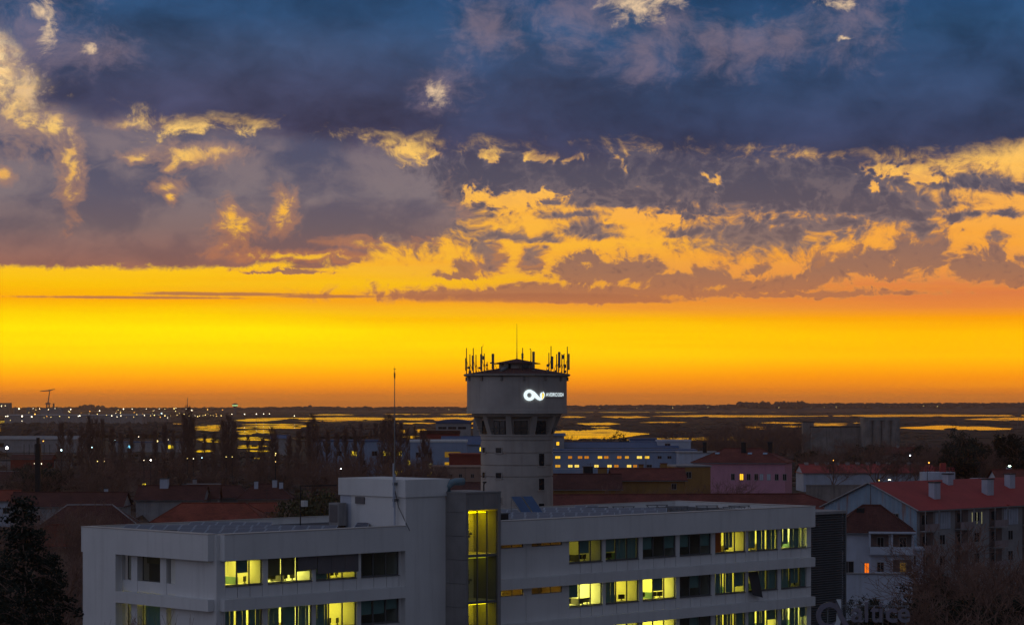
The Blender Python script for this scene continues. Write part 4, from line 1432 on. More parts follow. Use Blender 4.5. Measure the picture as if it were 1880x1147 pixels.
for py in (1111.5, 1134.5):
    fb.tube([(sp(1545, py)[0], .3, sp(0, py)[1]), (sp(1668, py)[0], .3, sp(0, py)[1])], [.035, .035], 5)
for px_ in (1520, 1575, 1620, 1662):
    fb.tube([(sp(px_, 0)[0], .3, 0), (sp(px_, 0)[0], .3, sp(0, 1110)[1])], [.06, .06], 6)
fb.build('support_frame', M_GREYMETAL, sg)

# ------------------------------------------------------------------ the water tower
TY = 300.0
TX = xat(949, TY)
tw = thing('water_tower', 'round concrete water tower with wide tank, red cone roof and ring of windows', 'water tower', (TX, TY, 0))
RS, RT = 4.52, 6.25
zt_ = lambda py: zat(py, TY - 5)
Z_RIM0, Z_TB, Z_LIP, Z_RING = zt_(691), zt_(759.5), zt_(752), zt_(798.5)
prof = [(RS, 0)]
for py in (876, 855, 832, 809):
    z = zt_(py)
    prof += [(RS, z - .10), (RS - .12, z - .07), (RS - .12, z + .07), (RS, z + .10)]
prof += [(RS, Z_RING - .12)]
MB().lathe(prof, 72).build('shaft', M_TOWER, tw)
MB().lathe([(RS, Z_RING - .12), (RS + .12, Z_RING - .12), (RS + .12, Z_RING + .06), (RS - .5, Z_RING + .06)], 72).build('ledge', M_TOWER, tw)
MB().lathe([(RS - .2, Z_RING), (RS - .1, Z_TB)], 72).build('gallery_wall', M_TOWER, tw)
MB().lathe([(RS - .4, Z_TB - .75), (RT - .75, Z_TB - .3), (RT - .6, Z_TB - .02), (RS - .4, Z_TB - .02)], 72).build('corbel_ring', M_TOWER, tw)
MB().lathe([(3.0, Z_TB), (RT - .02, Z_TB), (RT + .05, Z_TB + .03), (RT + .05, Z_LIP), (RT, Z_LIP + .04), (RT, Z_RIM0)], 96).build('tank', M_TOWER, tw)
MB().lathe([(RT - .02, Z_RIM0 - .02), (RT + .42, Z_RIM0 + .12), (RT + .42, Z_RIM0 + .34), (RT - .1, Z_RIM0 + .40)], 96).build('rim', M_OLDCONC, tw)
for q in range(14):
    a = q / 14 * 2 * pi + .14
    o = MB().box(-.12, -.2, -.5, .12, .02, 0).build('drain_spout', M_OLDCONC, tw)
    o.location = ((RT + .02) * sin(a), -(RT + .02) * cos(a), Z_RIM0 - .02)
    o.rotation_euler = (0, 0, a)
# cone roof with lantern
ZRF = Z_RIM0 + .36
MB().lathe([(RT + .3, ZRF), (2.35, zt_(675)), (2.35, zt_(675) - .3)], 48).build('roof', M_TILE_D, tw)
MB().lathe([(2.25, zt_(676)), (2.25, zt_(666.5))], 32).build('lantern_wall', M_TOWER, tw)
MB().lathe([(2.2, zt_(666.8)), (2.95, zt_(667)), (2.95, zt_(665.6)), (.05, zt_(657))], 12).build('lantern_roof', M_TILE_D, tw)
for a in (-.55, .5):
    o = MB().box(-.45, -.06, -.3, .45, .02, .3).build('lantern_opening', M_DARKPANE, tw)
    o.location = (2.26 * sin(a), -2.26 * cos(a), zt_(671)); o.rotation_euler = (0, 0, a)
hb = MB().tube([(-2.2 + .2, -4.6, ZRF + .35), (-1.3, -2.6, zt_(677) + .15)], [.22, .22], 6)
hb.build('roof_ladder', M_GREYMETAL, tw)
MB().tube([(0, 0, zt_(657)), (0, 0, zt_(640)), (0, 0, zt_(591))], [.07, .045, .02], 6).build('lightning_rod', M_DARKMETAL, tw)


def rad(o, ang, r, z, dr=0.0):
    o.location = (r * sin(ang), -r * cos(ang), z)
    o.rotation_euler = (0, 0, ang)
    return o


# gallery: ten windows between flared struts
M_STEELW = mat('dark_window_frame', (0.03, 0.03, 0.03), .6, .1, 1.0)
me_w = None
for q in range(10):
    a = radians(6.4 + 36 * q)
    h = Z_TB - .85 - Z_RING
    fb = MB()
    fb.box(-.82, -.05, .1, .82, .12, .2).box(-.82, -.05, h - .08, .82, .12, h)
    for s_ in (-.82, -.03, .74):
        fb.box(s_, -.048, .201, s_ + .08, .118, h - .081)
    fb.box(-.74, -.046, h * .55, .74, .1, h * .55 + .05)
    win = rad(fb.build('gallery_window', M_STEELW, tw), a, RS - .14, Z_RING)
    MB().box(-.74, -.02, .2, .74, .05, h - .08).build('pane', M_DARKPANE, win)
    a2 = a + radians(18)
    sb = MB()
    for w0 in (-.36,):
        lo = [(w0, -.12, 0.0), (w0 + .72, -.12, 0.0), (w0 + .72, .45, 0.0), (w0, .45, 0.0)]
        hi = [(w0 * .95, -.95, h + .5), (w0 * .95 + .68, -.95, h + .5), (w0 * .95 + .68, .45, h + .5), (w0 * .95, .45, h + .5)]
        s0_ = len(sb.v)
        sb.v += lo + hi
        for f in ((0, 3, 2, 1), (4, 5, 6, 7), (0, 1, 5, 4), (1, 2, 6, 5), (2, 3, 7, 6), (3, 0, 4, 7)):
            sb.f.append(tuple(s0_ + i for i in f)); sb.mi.append(0)
    rad(sb.build('strut', M_TOWER, tw), a2, RS - .02, Z_RING + .05)
    rb = MB()
    rb.tube([(-.95, -.35, .75), (.95, -.35, .75)], [.025, .025], 4).tube([(-.95, -.35, .4), (.95, -.35, .4)], [.02, .02], 4)
    rad(rb.build('railing', M_STEELW, tw), a, RS + .02, Z_RING + .05)
# small windows of the shaft
for ang, py0, py1, w in ((-30, 822, 831.5, .8), (-65.5, 822, 831.5, .75), (42, 833, 855.5, .9), (-30, 868, 878, .8), (-65.5, 868, 878, .75), (42, 879, 900, .9),
                         (-30, 914, 924, .8), (42, 925, 946, .9)):
    z0, z1 = zt_(py1), zt_(py0)
    fb = MB().box(-w / 2 - .09, -.07, 0, -w / 2, .1, z1 - z0).box(w / 2, -.07, 0, w / 2 + .09, .1, z1 - z0)
    fb.box(-w / 2 - .15, -.12, -.12, w / 2 + .15, .1, -.003).box(-w / 2 - .09, -.07, z1 - z0 + .003, w / 2 + .09, .1, z1 - z0 + .09)
    win = rad(fb.build('window', M_TOWER, tw), radians(ang), RS - .02, z0)
    MB().box(-w / 2, -.035, 0, w / 2, .05, z1 - z0).build('pane', M_DARKPANE, win)

# illuminated sign: emblem and words bent round the tank
sgn = thing('illuminated_sign', 'glowing white looped emblem with words AVEIRO 2024 on the water tower tank', 'illuminated sign', (TX, TY, 0))
M_GLOW = emit('sign_white', (0.80, 0.95, 1.0), 1.15, True)
M_GLOWO = emit('sign_amber', (1.0, 0.62, 0.02), 1.3, True)


def on_tank(px, py, r):
    a = math.asin(max(-.985, min(.985, (px - 949) / 92.2)))
    return Vector((r * sin(a), -r * cos(a), zat(py, TY - RT * cos(a))))


def zp(u, v):
    """enlargement pixels to photograph pixels"""
    return 950 + u / 19.79, 705 + v / 19.79


def strap(pts, wid, r0, r1, b):
    L = []
    for i, (u, v) in enumerate(pts):
        u0, v0 = pts[max(i - 1, 0)]
        u1, v1 = pts[min(i + 1, len(pts) - 1)]
        d = math.hypot(u1 - u0, v1 - v0) or 1
        nx, ny = -(v1 - v0) / d, (u1 - u0) / d
        h = wid[i] / 2
        L.append(((u + nx * h, v + ny * h), (u - nx * h, v - ny * h)))
    for (a, c), (d, e) in zip(L, L[1:]):
        q0 = [on_tank(*zp(*p_), r1) for p_ in (a, c, e, d)]
        q1 = [on_tank(*zp(*p_), r0) for p_ in (a, c, e, d)]
        b.poly(q0).poly(list(reversed(q1)))
        b.poly([q0[0], q0[3], q1[3], q1[0]]).poly([q0[1], q1[1], q1[2], q0[2]])


b = MB()
lp = [(415 + 142 * cos(radians(t)), 398 + 145 * sin(radians(t))) for t in range(-60, 301, 12)]
strap(lp, [112] * len(lp), RT + .06, RT + .16, b)
st_ = [(470, 255), (530, 300), (600, 375), (680, 465), (740, 520), (790, 540), (845, 520), (885, 470), (912, 400), (920, 340), (900, 275)]
strap(st_, [50, 120, 130, 125, 110, 100, 95, 85, 75, 55, 6], RT + .075, RT + .175, b)
strap([(830, 470), (822, 400), (830, 340), (870, 300)], [50, 55, 40, 10], RT + .07, RT + .17, b)
b.build('emblem', M_GLOW, sgn)
b = MB()
strap([(850, 545), (872, 480), (888, 410), (890, 350), (885, 315)], [10, 46, 58, 50, 8], RT + .19, RT + .22, b)
b.build('flame', M_GLOWO, sgn)
words = [('AVEIRO', 1000.8, 1022.2), ('2024', 1023.3, 1033.2)]
for wd, xa, xb in words:
    me = text_mesh(wd, 1.0, 0.0, .0)
    x1_ = max(v.co.x for v in me.vertices); x0_ = min(v.co.x for v in me.vertices)
    y1_ = max(v.co.y for v in me.vertices)
    for v in me.vertices:
        u = xa + (xb - xa) * (v.co.x - x0_) / (x1_ - x0_)
        w_ = 727.2 - (727.2 - 720.8) * v.co.y / y1_
        v.co = on_tank(u, w_, RT + .08)
    me.materials.append(M_GLOW)
    put('lettering', me, sgn)
b = MB()
for q in range(24):
    ua, ub = 1001 + q * 1.38, 1001 + q * 1.38 + .9
    b.poly([on_tank(ua, 731.4, RT + .08), on_tank(ub, 731.4, RT + .08), on_tank(ub, 730.2, RT + .08), on_tank(ua, 730.2, RT + .08)])
b.build('unlit_lettering', mat('sign_unlit', (0.12, 0.05, 0.045), .7), sgn)

# aerials round the rim: pole column, pole top, and what it carries, in enlargement pixels
def ap(u, v):
    return 845 + u / 9.17, 625 + v / 9.17


AER = [(105, 125, [('panel', 82, 97, 295, 505)], 'slim panel aerial with a tall whip at the far left of the tower rim', 1),
       (163, 230, [('box', 118, 160, 438, 475), ('box', 140, 186, 505, 560)], 'short pole with two dark boxes near the left of the tower rim', -1),
       (220, 125, [('panel', 195, 230, 250, 505)], 'wide panel aerial on a whip pole left on the tower rim', -1),
       (265, 238, [('dish', 300, 338, 445, 475)], 'thin braced pole with a small drum left on the tower rim', 1),
       (362, 105, [('panel', 335, 370, 225, 505), ('arm', 362, 384, 50, 105)], 'panel aerial topped by a bent whip on the tower rim', -1),
       (405, 215, [('panel', 372, 406, 258, 325)], 'short square panel on a pole left of the tower lantern', 1),
       (452, 360, [('dish', 428, 470, 385, 440)], 'leaning pole with a round dish left of the tower lantern', -1),
       (560, 225, [('panel', 528, 572, 220, 482), ('dish', 500, 530, 350, 402)], 'tall panel aerial with a small dish just left of the lantern', -1),
       (1050, 122, [('panel', 1030, 1064, 212, 312)], 'whip pole with a stubby panel in front of the lantern', -1),
       (1190, 160, [('ball', 1168, 1192, 132, 156)], 'slanting camera pole with a round head right of the lantern', 1),
       (1235, 185, [('panel', 1212, 1255, 185, 468), ('box', 1205, 1258, 490, 530)], 'tall wide panel aerial standing right of the lantern', -1),
       (1492, 205, [('box', 1452, 1500, 398, 440), ('box', 1455, 1496, 488, 540)], 'braced pole with two dark boxes right on the tower rim', -1),
       (1528, 90, [('panel', 1533, 1566, 265, 482)], 'whip pole with a slightly tilted panel right on the tower rim', 1),
       (1622, 228, [('box', 1584, 1630, 498, 545)], 'short pole with a grey cabinet right on the tower rim', -1),
       (1652, 200, [('panel', 1645, 1686, 190, 460)], 'tall tilted panel aerial right on the tower rim', 1),
       (1710, 228, [('panel', 1712, 1746, 240, 310)], 'pole with a short square panel near the right of the tower rim', -1),
       (1748, 218, [('box', 1748, 1785, 402, 460), ('box', 1750, 1784, 500, 545)], 'pole with two small boxes near the right of the tower rim', 1),
       (1803, 100, [('panel', 1813, 1842, 222, 495)], 'slim panel aerial with a tall whip at the far right of the tower rim', -1)]
M_AER = mat('aerial_grey', (0.16, 0.14, 0.14), .6, .1, 1.0)
for u, v, carry, lab, side in AER:
    px, _ = ap(u, 0)
    sa = max(-.97, min(.97, (px - 949) / 91.0))
    rr_ = 6.1 if abs(sa) > .5 else 4.3
    sa2 = max(-.99, min(.99, sa * 6.2 / rr_))
    yy = TY + side * -rr_ * sqrt(1 - sa2 * sa2) * -1 * (1 if side > 0 else 1)
    yy = TY - rr_ * sqrt(1 - sa2 * sa2) if side < 0 else TY + rr_ * sqrt(1 - sa2 * sa2)
    base = ZRF - .05 if rr_ > 5 else ZRF + .42
    x0 = xat(px, yy)
    am = thing('antenna_mast', lab, 'antenna', (x0, yy, base), 0, 'phone antennas on the water tower')
    zz = lambda v_: zat(ap(0, v_)[1], yy) - base
    xx = lambda u_: xat(ap(u_, 0)[0], yy) - x0
    MB().tube([(0, 0, -.1), (0, 0, zz(v))], [.07, .055], 6).build('pole', M_DARKMETAL, am)
    MB().tube([(0, 0, zz(v) * .55), (-.5 * (1 if sa < 0 else -1) * -1, .35, 0)], [.03, .03], 4).build('brace', M_DARKMETAL, am)
    for kind, u0, u1, v0, v1 in carry:
        X0, X1, Z0, Z1 = xx(u0), xx(u1), zz(v1), zz(v0)
        if kind == 'panel':
            MB().box(X0, -.14, Z0, X1, .06, Z1).build('panel', M_AER, am)
            MB().box(min(0, X0) - .02, .061, Z0 + .2, max(0, X1) + .02, .12, Z0 + .28).box(min(0, X0) - .02, .061, Z1 - .3, max(0, X1) + .02, .12, Z1 - .22).build('bracket', M_DARKMETAL, am)
        elif kind == 'box':
            MB().box(X0, -.2, Z0, X1, .15, Z1).box(X0 + .05, -.22, Z0 + .05, X1 - .05, -.2, Z1 - .05).build('equipment_box', M_AER, am)
        elif kind == 'dish':
            c = ((X0 + X1) / 2, -.1, (Z0 + Z1) / 2)
            MB().ball(c, (X1 - X0) / 2, 10, 6).build('dish', M_AER, am)
        elif kind == 'ball':
            MB().ball(((X0 + X1) / 2, 0, (Z0 + Z1) / 2), (X1 - X0) / 2, 10, 6).build('camera_head', M_DARKMETAL, am)
        elif kind == 'arm':
            MB().tube([(0, 0, Z0), (X1, 0, Z0 + .05), (X1, 0, Z1)], [.03, .03, .02], 4).build('arm', M_DARKMETAL, am)

# ------------------------------------------------------------------ houses and sheds
WINF = {}


def add_window(parent, x, z, w, h, y, lit=None, shut=None, nx=0.0, yaw=0.0):
    """a framed window let into a wall that faces -y (or turned by yaw about the parent's axis)"""
    key = (round(w, 2), round(h, 2))
    if key not in WINF:
        fb = MB().box(-w / 2 - .08, -.06, -.1, w / 2 + .08, .1, 0).box(-w / 2 - .07, -.04, 0.003, -w / 2, .1, h).box(w / 2, -.04, .003, w / 2 + .07, .1, h)
        fb.box(-w / 2 - .07, -.04, h + .003, w / 2 + .07, .1, h + .08).box(-.03, -.03, .003, .03, .05, h)
        pb = MB().box(-w / 2, -.015, 0.0, w / 2, .06, h)
        WINF[key] = (fb, pb)
    fb, pb = WINF[key]
    win = fb.build('window', M_GREYW, parent)
    win.location = (x, y, z)
    if yaw:
        win.rotation_euler = (0, 0, yaw)
    pb.build('pane', lit or shut or M_DARKPANE, win)
    return win


def house(name, label, cat, px, py_e, he, hr, w, d, wallm, roofm, rz=0.0, hip=0.0, chim=(), wins=(), group=None, over=.45, y=None, gable_axis='x', flat_roof=False):
    """eaves seen at row py_e; ridge along x; hip pulls the ridge ends in"""
    yf = y or ydist(py_e, he)
    r = thing(name, label, cat, (xat(px, yf + d / 2), yf + d / 2, 0), rz, group)
    W2, D2 = w / 2, d / 2
    wb_ = MB()
    wb_.box(-W2, -D2, 0, W2, D2, he)
    if not hip and not flat_roof:
        n = len(wb_.v)
        for sgn_ in (-1, 1):
            x = sgn_ * (W2 - .002)
            wb_.poly([(x, -D2, he), (x, D2, he), (x, 0, he + hr)] if sgn_ > 0 else [(x, D2, he), (x, -D2, he), (x, 0, he + hr)])
    wb_.build('wall', wallm, r)
    if flat_roof:
        MB().box(-W2 - .2, -D2 - .2, he, W2 + .2, D2 + .2, he + hr).build('roof', roofm, r)
        top_at = lambda yy: he + hr
    else:
        k = hr / D2
        ze, o = he - over * k, over
        rb = MB()
        e = [(-W2 - o, -D2 - o, ze + .1), (W2 + o, -D2 - o, ze + .1), (W2 + o, D2 + o, ze + .1), (-W2 - o, D2 + o, ze + .1)]
        a, c = (-W2 - o + (hip * D2 + o if hip else 0), 0, he + hr + .1), (W2 + o - (hip * D2 + o if hip else 0), 0, he + hr + .1)
        rb.poly([e[0], e[1], c, a]).poly([e[2], e[3], a, c])
        if hip:
            rb.poly([e[1], e[2], c]).poly([e[3], e[0], a])
        u = [(x, yy, z - .18) for x, yy, z in e]
        for i in range(4):
            j = (i + 1) % 4
            rb.poly([u[i], u[j], e[j], e[i]])
        rb.poly(list(reversed(u)))
        rb.build('roof', roofm, r)
        cb = MB().tube([a, c], [.16, .16], 6)
        if hip:
            for s_, t_ in ((e[0], a), (e[3], a), (e[1], c), (e[2], c)):
                cb.tube([s_, t_], [.13, .13], 5)
        cb.build('ridge_tiles', M_GREYW if 'pale' in label else roofm, r)
        MB().box(-W2 - o, -D2 - o - .12, ze - .1, W2 + o, -D2 - o - .004, ze + .02).build('gutter', M_GREYMETAL, r)
        top_at = lambda yy: he + hr * (1 - abs(yy) / D2)
    for (fx, fy, ch, cm, cw) in chim:
        z0 = top_at(fy * D2) - .3
        ck = MB().box(fx * W2 - cw / 2, fy * D2 - cw * .35, z0, fx * W2 + cw / 2, fy * D2 + cw * .35, z0 + ch).build('chimney', cm, r)
        MB().box(fx * W2 - cw * .6, fy * D2 - cw * .45, z0 + ch, fx * W2 + cw * .6, fy * D2 + cw * .45, z0 + ch + .14).build('cap', M_DARKMETAL if cm is not M_OCHRE else M_TILE, ck)
    for wn in wins:
        x, z, ww, hh = wn[:4]
        lit = wn[4] if len(wn) > 4 else None
        add_window(r, x, z, ww, hh, -D2 - .01, lit)
    return r


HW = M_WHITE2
# left: tiled houses between the trees
house('tiled_house', 'long low house with dark tiled roof and one pale chimney at the far left', 'house', 40, 880, 6, 2.2, 16, 9, M_BEIGE, M_TILE_D, .05,
      chim=[(.55, -.5, 2.4, M_GREYW, .9)], wins=[(-5, 3.2, 1, 1.1), (-2, 3.2, 1, 1.1), (4, 3.2, 1, 1.1)])
house('tiled_house', 'house with brighter red roof edge and white wall at the very left margin', 'house', -10, 918, 6.5, 2.0, 11, 8, HW, M_TILE_O, .1, wins=[(3, 3.6, 1.4, 1.2)])
house('tiled_house', 'long dark red roof with a white chimney behind the dark conifer', 'house', 130, 928, 6.2, 2.6, 24, 10, M_GREYW, M_TILE_D, -.03,
      chim=[(.62, .2, 1.6, HW, .8)], wins=[(-6, 3, 1.1, 1.2), (0, 3, 1.1, 1.2)])
house('tiled_house', 'dark hipped roof with pale ridge tiles left of the office corner', 'house', 165, 962, 6.0, 3.2, 17, 11, M_GREYW, M_TILE_D, .12, hip=.8)
house('tiled_house', 'small deep red roof low behind the conifer beside the office gable', 'house', 108, 1000, 5.2, 3.0, 9, 8, M_BEIGE, M_TILE_O, .3, hip=.7)
house('tiled_house', 'dark tiled house with a broad white chimney in the middle of its roof', 'house', 318, 916, 6.6, 2.8, 15, 10, M_GREYW, M_TILE_D, -.04,
      chim=[(-.25, -.1, 2.2, HW, 1.9), (.3, .3, 1.5, M_GREYW, .8)])
house('tiled_house', 'house with pale sloping verge and grey chimney left of the smoking roof', 'house', 374, 914, 6.6, 2.9, 7, 10, M_GREYW, M_TILE_D, .06, chim=[(-.6, .2, 2.0, M_GREYW, .9)])
house('tiled_house', 'large orange red hipped roof with clear tile courses above the left office wing', 'house', 392, 957, 6.0, 3.1, 21, 12, M_BEIGE, M_TILE_O, -.03, hip=.75)
house('tiled_house', 'dim red roof with faint smoke behind the orange hipped roof', 'house', 418, 912, 6.4, 2.4, 11, 9, M_GREYW, M_TILE_D, 0, hip=.6)
house('tiled_house', 'dark red hipped roof with two white chimneys left of the olive tree', 'house', 488, 914, 6.4, 3.0, 12, 10, M_BEIGE, M_TILE_D, .04, hip=.7,
      chim=[(-.35, -.3, 1.9, HW, .9), (.35, -.2, 1.9, HW, 1.1), (.6, -.3, 1.7, HW, .9)])
house('tiled_house', 'small house with red roof and lit end wall right of the orange hipped roof', 'house', 482, 938, 4.6, 1.6, 5.5, 6, M_OCHRE, M_TILE_O, .35, wins=[(1, 2.4, .9, 1)])
house('tiled_house', 'distant low house with dull red roof under the poplars', 'house', 250, 878, 5.5, 2.2, 18, 9, M_BEIGE, M_TILE_D, .02, wins=[(-4, 3, 1, 1), (3, 3, 1, 1, M_LITY)])
house('tiled_house', 'pale house half hidden behind poplar trunks', 'house', 610, 846, 7.5, 2.2, 13, 9, M_BEIGE, M_TILE_D, -.05, wins=[(-4, 4.6, 1, 1.2), (0, 4.6, 1, 1.2), (3, 4.6, 1.1, 1.2)])
house('warehouse', 'long pale warehouse with low roof beside the bright floodlight on the left', 'warehouse', 48, 806, 7.5, 1.6, 62, 30, M_GREYW, M_GREYW, .03, wins=[(-16, 3, 12, 2.4)])
house('shed', 'low dark red shed in front of the pale warehouse', 'shed', 62, 842, 5, 1.8, 17, 10, M_REDWALL, M_TILE_D, -.05)
house('shed', 'long flat grey shed below the floodlight on the left', 'shed', 40, 846, 4, .5, 40, 12, M_GREYW, M_ROOFFELT, .03, flat_roof=True)
house('workshop', 'small white workshop with flat roof among the left trees', 'workshop', 278, 812, 5.5, .5, 40, 14, M_GREYW, M_BLUER, .02, flat_roof=True, wins=[(-12, 2.4, 2.0, 1.4, emit('lit_window_cyan', lin((130, 220, 255)), 1.6)), (12, 2, 3, 2, M_LITY)])

# left middle: the school complex behind the poplars
house('shed', 'steep roofed grey shed on the lagoon shore left of the poplars', 'shed', 515, 797, 10, 1.5, 9, 9, M_GREYW, M_BLUER, 0, y=ydist(797, 12))
house('shed', 'second pale shed on the shore among poplar tops', 'shed', 592, 796, 11, 2.0, 8, 9, M_GREYW, M_BLUER, 0, y=880)
house('school_block', 'long pale blue school block with scattered lit windows behind the poplars', 'school', 700, 806, 15, .6, 44, 14, M_BLUEW, M_BLUER, .02, flat_roof=True, y=810,
      wins=[(-14, 10.3, 1.6, 1.5), (-9, 10.3, 1.8, 1.5, M_LITY), (-2, 10.3, 1.8, 1.5), (2, 10.3, 2.2, 1.5, M_LITY), (6, 10.3, 2.2, 1.5, M_LITY), (12, 10.3, 2.4, 1.5, M_LITY), (16, 10.3, 2.4, 1.5, M_LITY),
            (10, 7.2, 2.4, 1.5, M_LITY), (-6, 7.2, 1.8, 1.5), (2, 7.2, 1.8, 1.5), (6, 3.8, 2.2, 1.5, M_LITY), (11, 3.8, 2.2, 1.5, M_LITY), (16, 3.8, 2.2, 1.5, M_LITY), (-12, 3.8, 1.8, 1.5)])
house('school_block', 'pale blue block with a tall glazed strip left of the red brick hall', 'school', 806, 806, 15.6, .7, 18, 12, M_BLUEW, M_WHITE, 0, flat_roof=True, y=765,
      wins=[(-6.5, 10.8, 1.3, 1.5), (-2.8, 10.8, 1.3, 1.5), (-6.5, 7.4, 1.3, 1.5), (-2.8, 7.4, 1.3, 1.5, emit('lit_window_pale', lin((230, 225, 160)), .7)), (-2.8, 4.4, 1.3, 1.8, M_LITY),
            (4.5, 10.8, 5, 1.7, emit('lit_window_dim', lin((120, 90, 30)), .8)), (4.5, 7.2, 5, 2.0, emit('lit_window_mid', lin((190, 140, 30)), .9)), (4.5, 3.8, 5, 2.0, MATS['lit_window_dim'])])
house('school_block', 'blue roofed block with three bright yellow windows beside the water tower', 'school', 862, 806, 14.5, 2.4, 18, 14, M_BLUEW, M_BLUER, 0, y=790,
      wins=[(-5.6, 12.2, 2.2, 1.3, M_LITY), (-2.4, 12.2, 2.2, 1.3, M_LITY), (4.6, 12.2, 2.2, 1.3, M_LITY)])
house('brick_hall', 'windowless red brick hall with dark recess left of the water tower', 'hall', 857, 817, 13, .5, 10, 12, M_REDWALL, M_REDWALL, 0, flat_roof=True, y=690)
house('apartment_slab', 'dark red roofed block in front of the curved roof pavilion', 'building', 808, 791, 17, 1.2, 14, 12, M_REDWALL, M_TILE_D, 0, flat_roof=True, y=860)
bp = house('pavilion', 'grey pavilion with curved blue roof and dark strip windows behind the tower', 'pavilion', 833, 776, 19.5, .3, 14.5, 12, M_GREYW, M_BLUER, 0, flat_roof=True, y=1000,
           wins=[(-4.6, 17.2, 3.4, 1.0), (-.5, 17.2, 3.4, 1.0), (3.6, 17.2, 3.4, 1.0)])
rb = MB()
prev = None
for i in range(9):
    a = pi * i / 8
    cur = (-7.6 * cos(a), 19.85 + 1.5 * sin(a))
    if prev:
        rb.poly([(prev[0], -6.6, prev[1]), (cur[0], -6.6, cur[1]), (cur[0], 6.6, cur[1]), (prev[0], 6.6, prev[1])])
        rb.poly([(prev[0], -6.6, 19.8), (cur[0], -6.6, 19.8), (cur[0], -6.6, cur[1]), (prev[0], -6.6, prev[1])])
    prev = cur
rb.build('curved_roof', M_BLUER, bp)
MB().box(8.2, -5, 0, 10.8, 5, 21.5).build('stair_shaft', M_GREYW, bp)
house('beige_block', 'beige block with four small square windows in front of the red hall', 'building', 838, 852, 10.8, .4, 13, 12, M_BEIGE, M_BEIGE, 0, flat_roof=True, y=640,
      wins=[(-4.4, 8.2, .8, .9), (-1.4, 8.2, .8, .9), (1.2, 8.2, .8, .9), (4.4, 8.2, .8, .9)])
house('tiled_house', 'dark roofed ochre house just behind the stair block at the tower foot', 'house', 848, 892, 10.6, 1.6, 8, 10, M_OCHRE, M_TILE_D, 0, y=470)

# right of the tower
lb = house('factory_block', 'long pale blue block with two rows of lit yellow windows right of the tower', 'building', 1145, 826, 14.2, .3, 42, 14, M_BLUEW, M_BLUER, 0, flat_roof=True, y=700)
litx = [(1024, 1), (1046.6, 1), (1065, 1), (1077, 1), (1101.5, 1), (1113, 1), (1137, 1), (1151, 1), (1174, 1), (1188, 1), (1211, 0), (1229, 0), (1246, 2), (1251, 2)]
litx2 = [(1024, 1), (1047, 1), (1059, 1), (1095, 1), (1119, 1), (1131.6, 1), (1155, 1), (1166, 1), (1192, 0), (1215, 0), (1235, 0)]
LBL = [emit('lit_window_a', lin((250, 196, 60)), 1.1), emit('lit_window_b', lin((236, 170, 50)), .8), emit('lit_window_c', lin((252, 214, 96)), 1.2), emit('lit_window_d', lin((226, 140, 36)), .7)]
for row, (lst, pyc) in enumerate(((litx, 839), (litx2, 855))):
    for px, li in lst:
        w_ = 1.0 if li == 2 else (1.25, 1.45, 1.1)[int(px) % 3]
        m_ = None if li == 0 else (LBL[int(px * 3 + row) % 4] if li == 1 else MATS['lit_window_pale'])
        add_window(lb, xat(px, 700) - lb.location.x, zat(pyc + 2.4, 700), w_, .72, -7.01, m_)
MB().box(-21.2, -7.5, 13.9, 21.2, 7.2, 14.19).build('eaves', M_WHITE2, lb)
MB().box(-21, -7.06, 8.7, 21, -7.0, 8.95).build('string_course', M_WHITE2, lb)
ln = lb
house('blue_roof_deck', 'dark blue low pitched hall behind the long lit block', 'hall', 1120, 821, 14.6, 1.4, 40, 16, M_BLUEW, M_BLUER, 0, y=722)
house('small_block', 'small pale block with one lit window peeping out right of the tower', 'building', 1020, 800, 18.3, .5, 5, 8, M_GREYW, M_BLUER, 0, y=720, wins=[(.6, 15.4, .8, 1.0, M_LIT)])
house('roof_pavilion', 'pale rooftop block with a white curved roof behind the lit block', 'building', 1236, 812, 16.4, .5, 10, 9, M_WHITE2, M_WHITE2, 0, flat_roof=True, y=725, wins=[(-2, 14.6, 1.6, 1.2)])
house('roof_pavilion', 'flat blue rooftop block left of the white curved roof', 'building', 1180, 810, 16.6, .6, 8, 9, M_BLUEW, M_BLUER, 0, flat_roof=True, y=735)
house('grey_block', 'low grey flat roofed block between the lit block and the pink house', 'building', 1300, 824, 13.6, .4, 18, 12, M_WHITE2, M_GREYW, 0, flat_roof=True, y=690)
house('tiled_house', 'ochre house with dark red roof at the foot of the tower', 'house', 1070, 889, 12.4, 2.4, 13.5, 9, M_OCHRE, M_TILE_D, .0, hip=0, y=440,
      chim=[(.15, .4, 2.6, M_BLACK, 1.8), (.55, .4, 2.4, M_OCHRE, 1.7)])
house('tiled_house', 'ochre house with plain red roof and stubby chimneys right of the tower', 'house', 1188, 879, 13.6, 1.9, 13.5, 9, M_OCHRE, M_TILE, .05, hip=0, y=452,
      chim=[(-.15, .3, 1.6, M_OCHRE, .9), (.5, .4, 2.0, M_OCHRE, 1.2)], wins=[(4.6, 11.8, .8, 1.0)])
house('ochre_block', 'ochre block with pale top windows in front of the pink house', 'building', 1262, 858, 15.4, .3, 7, 9, M_OCHRE, M_GREYW, .2, flat_roof=True, y=475, wins=[(-1, 13.2, 1, 1.2)])
pk = house('pink_house', 'large pink building with hipped red roof and white framed windows', 'pink building', 1364, 844, 14.6, 2.9, 21, 15, M_PINK, M_TILE, -.22, hip=.85, y=545,
           chim=[(-.82, -.2, 2.3, M_BLACK, .9), (.05, -.3, 2.6, M_BLACK, 1.2), (.62, -.2, 2.4, M_BLACK, 1.1)])
for px, st in ((1363, 0), (1379, 1), (1392, 0), (1406, 0), (1415.6, 2), (1429, 2), (1443.5, 0), (1458, 0)):
    add_window(pk, (px - 1374) / K * 545 * 1.0, 10.6, .75, 1.35, -7.51, M_LIT if st == 1 else None, M_WHITE2 if st == 2 else None)
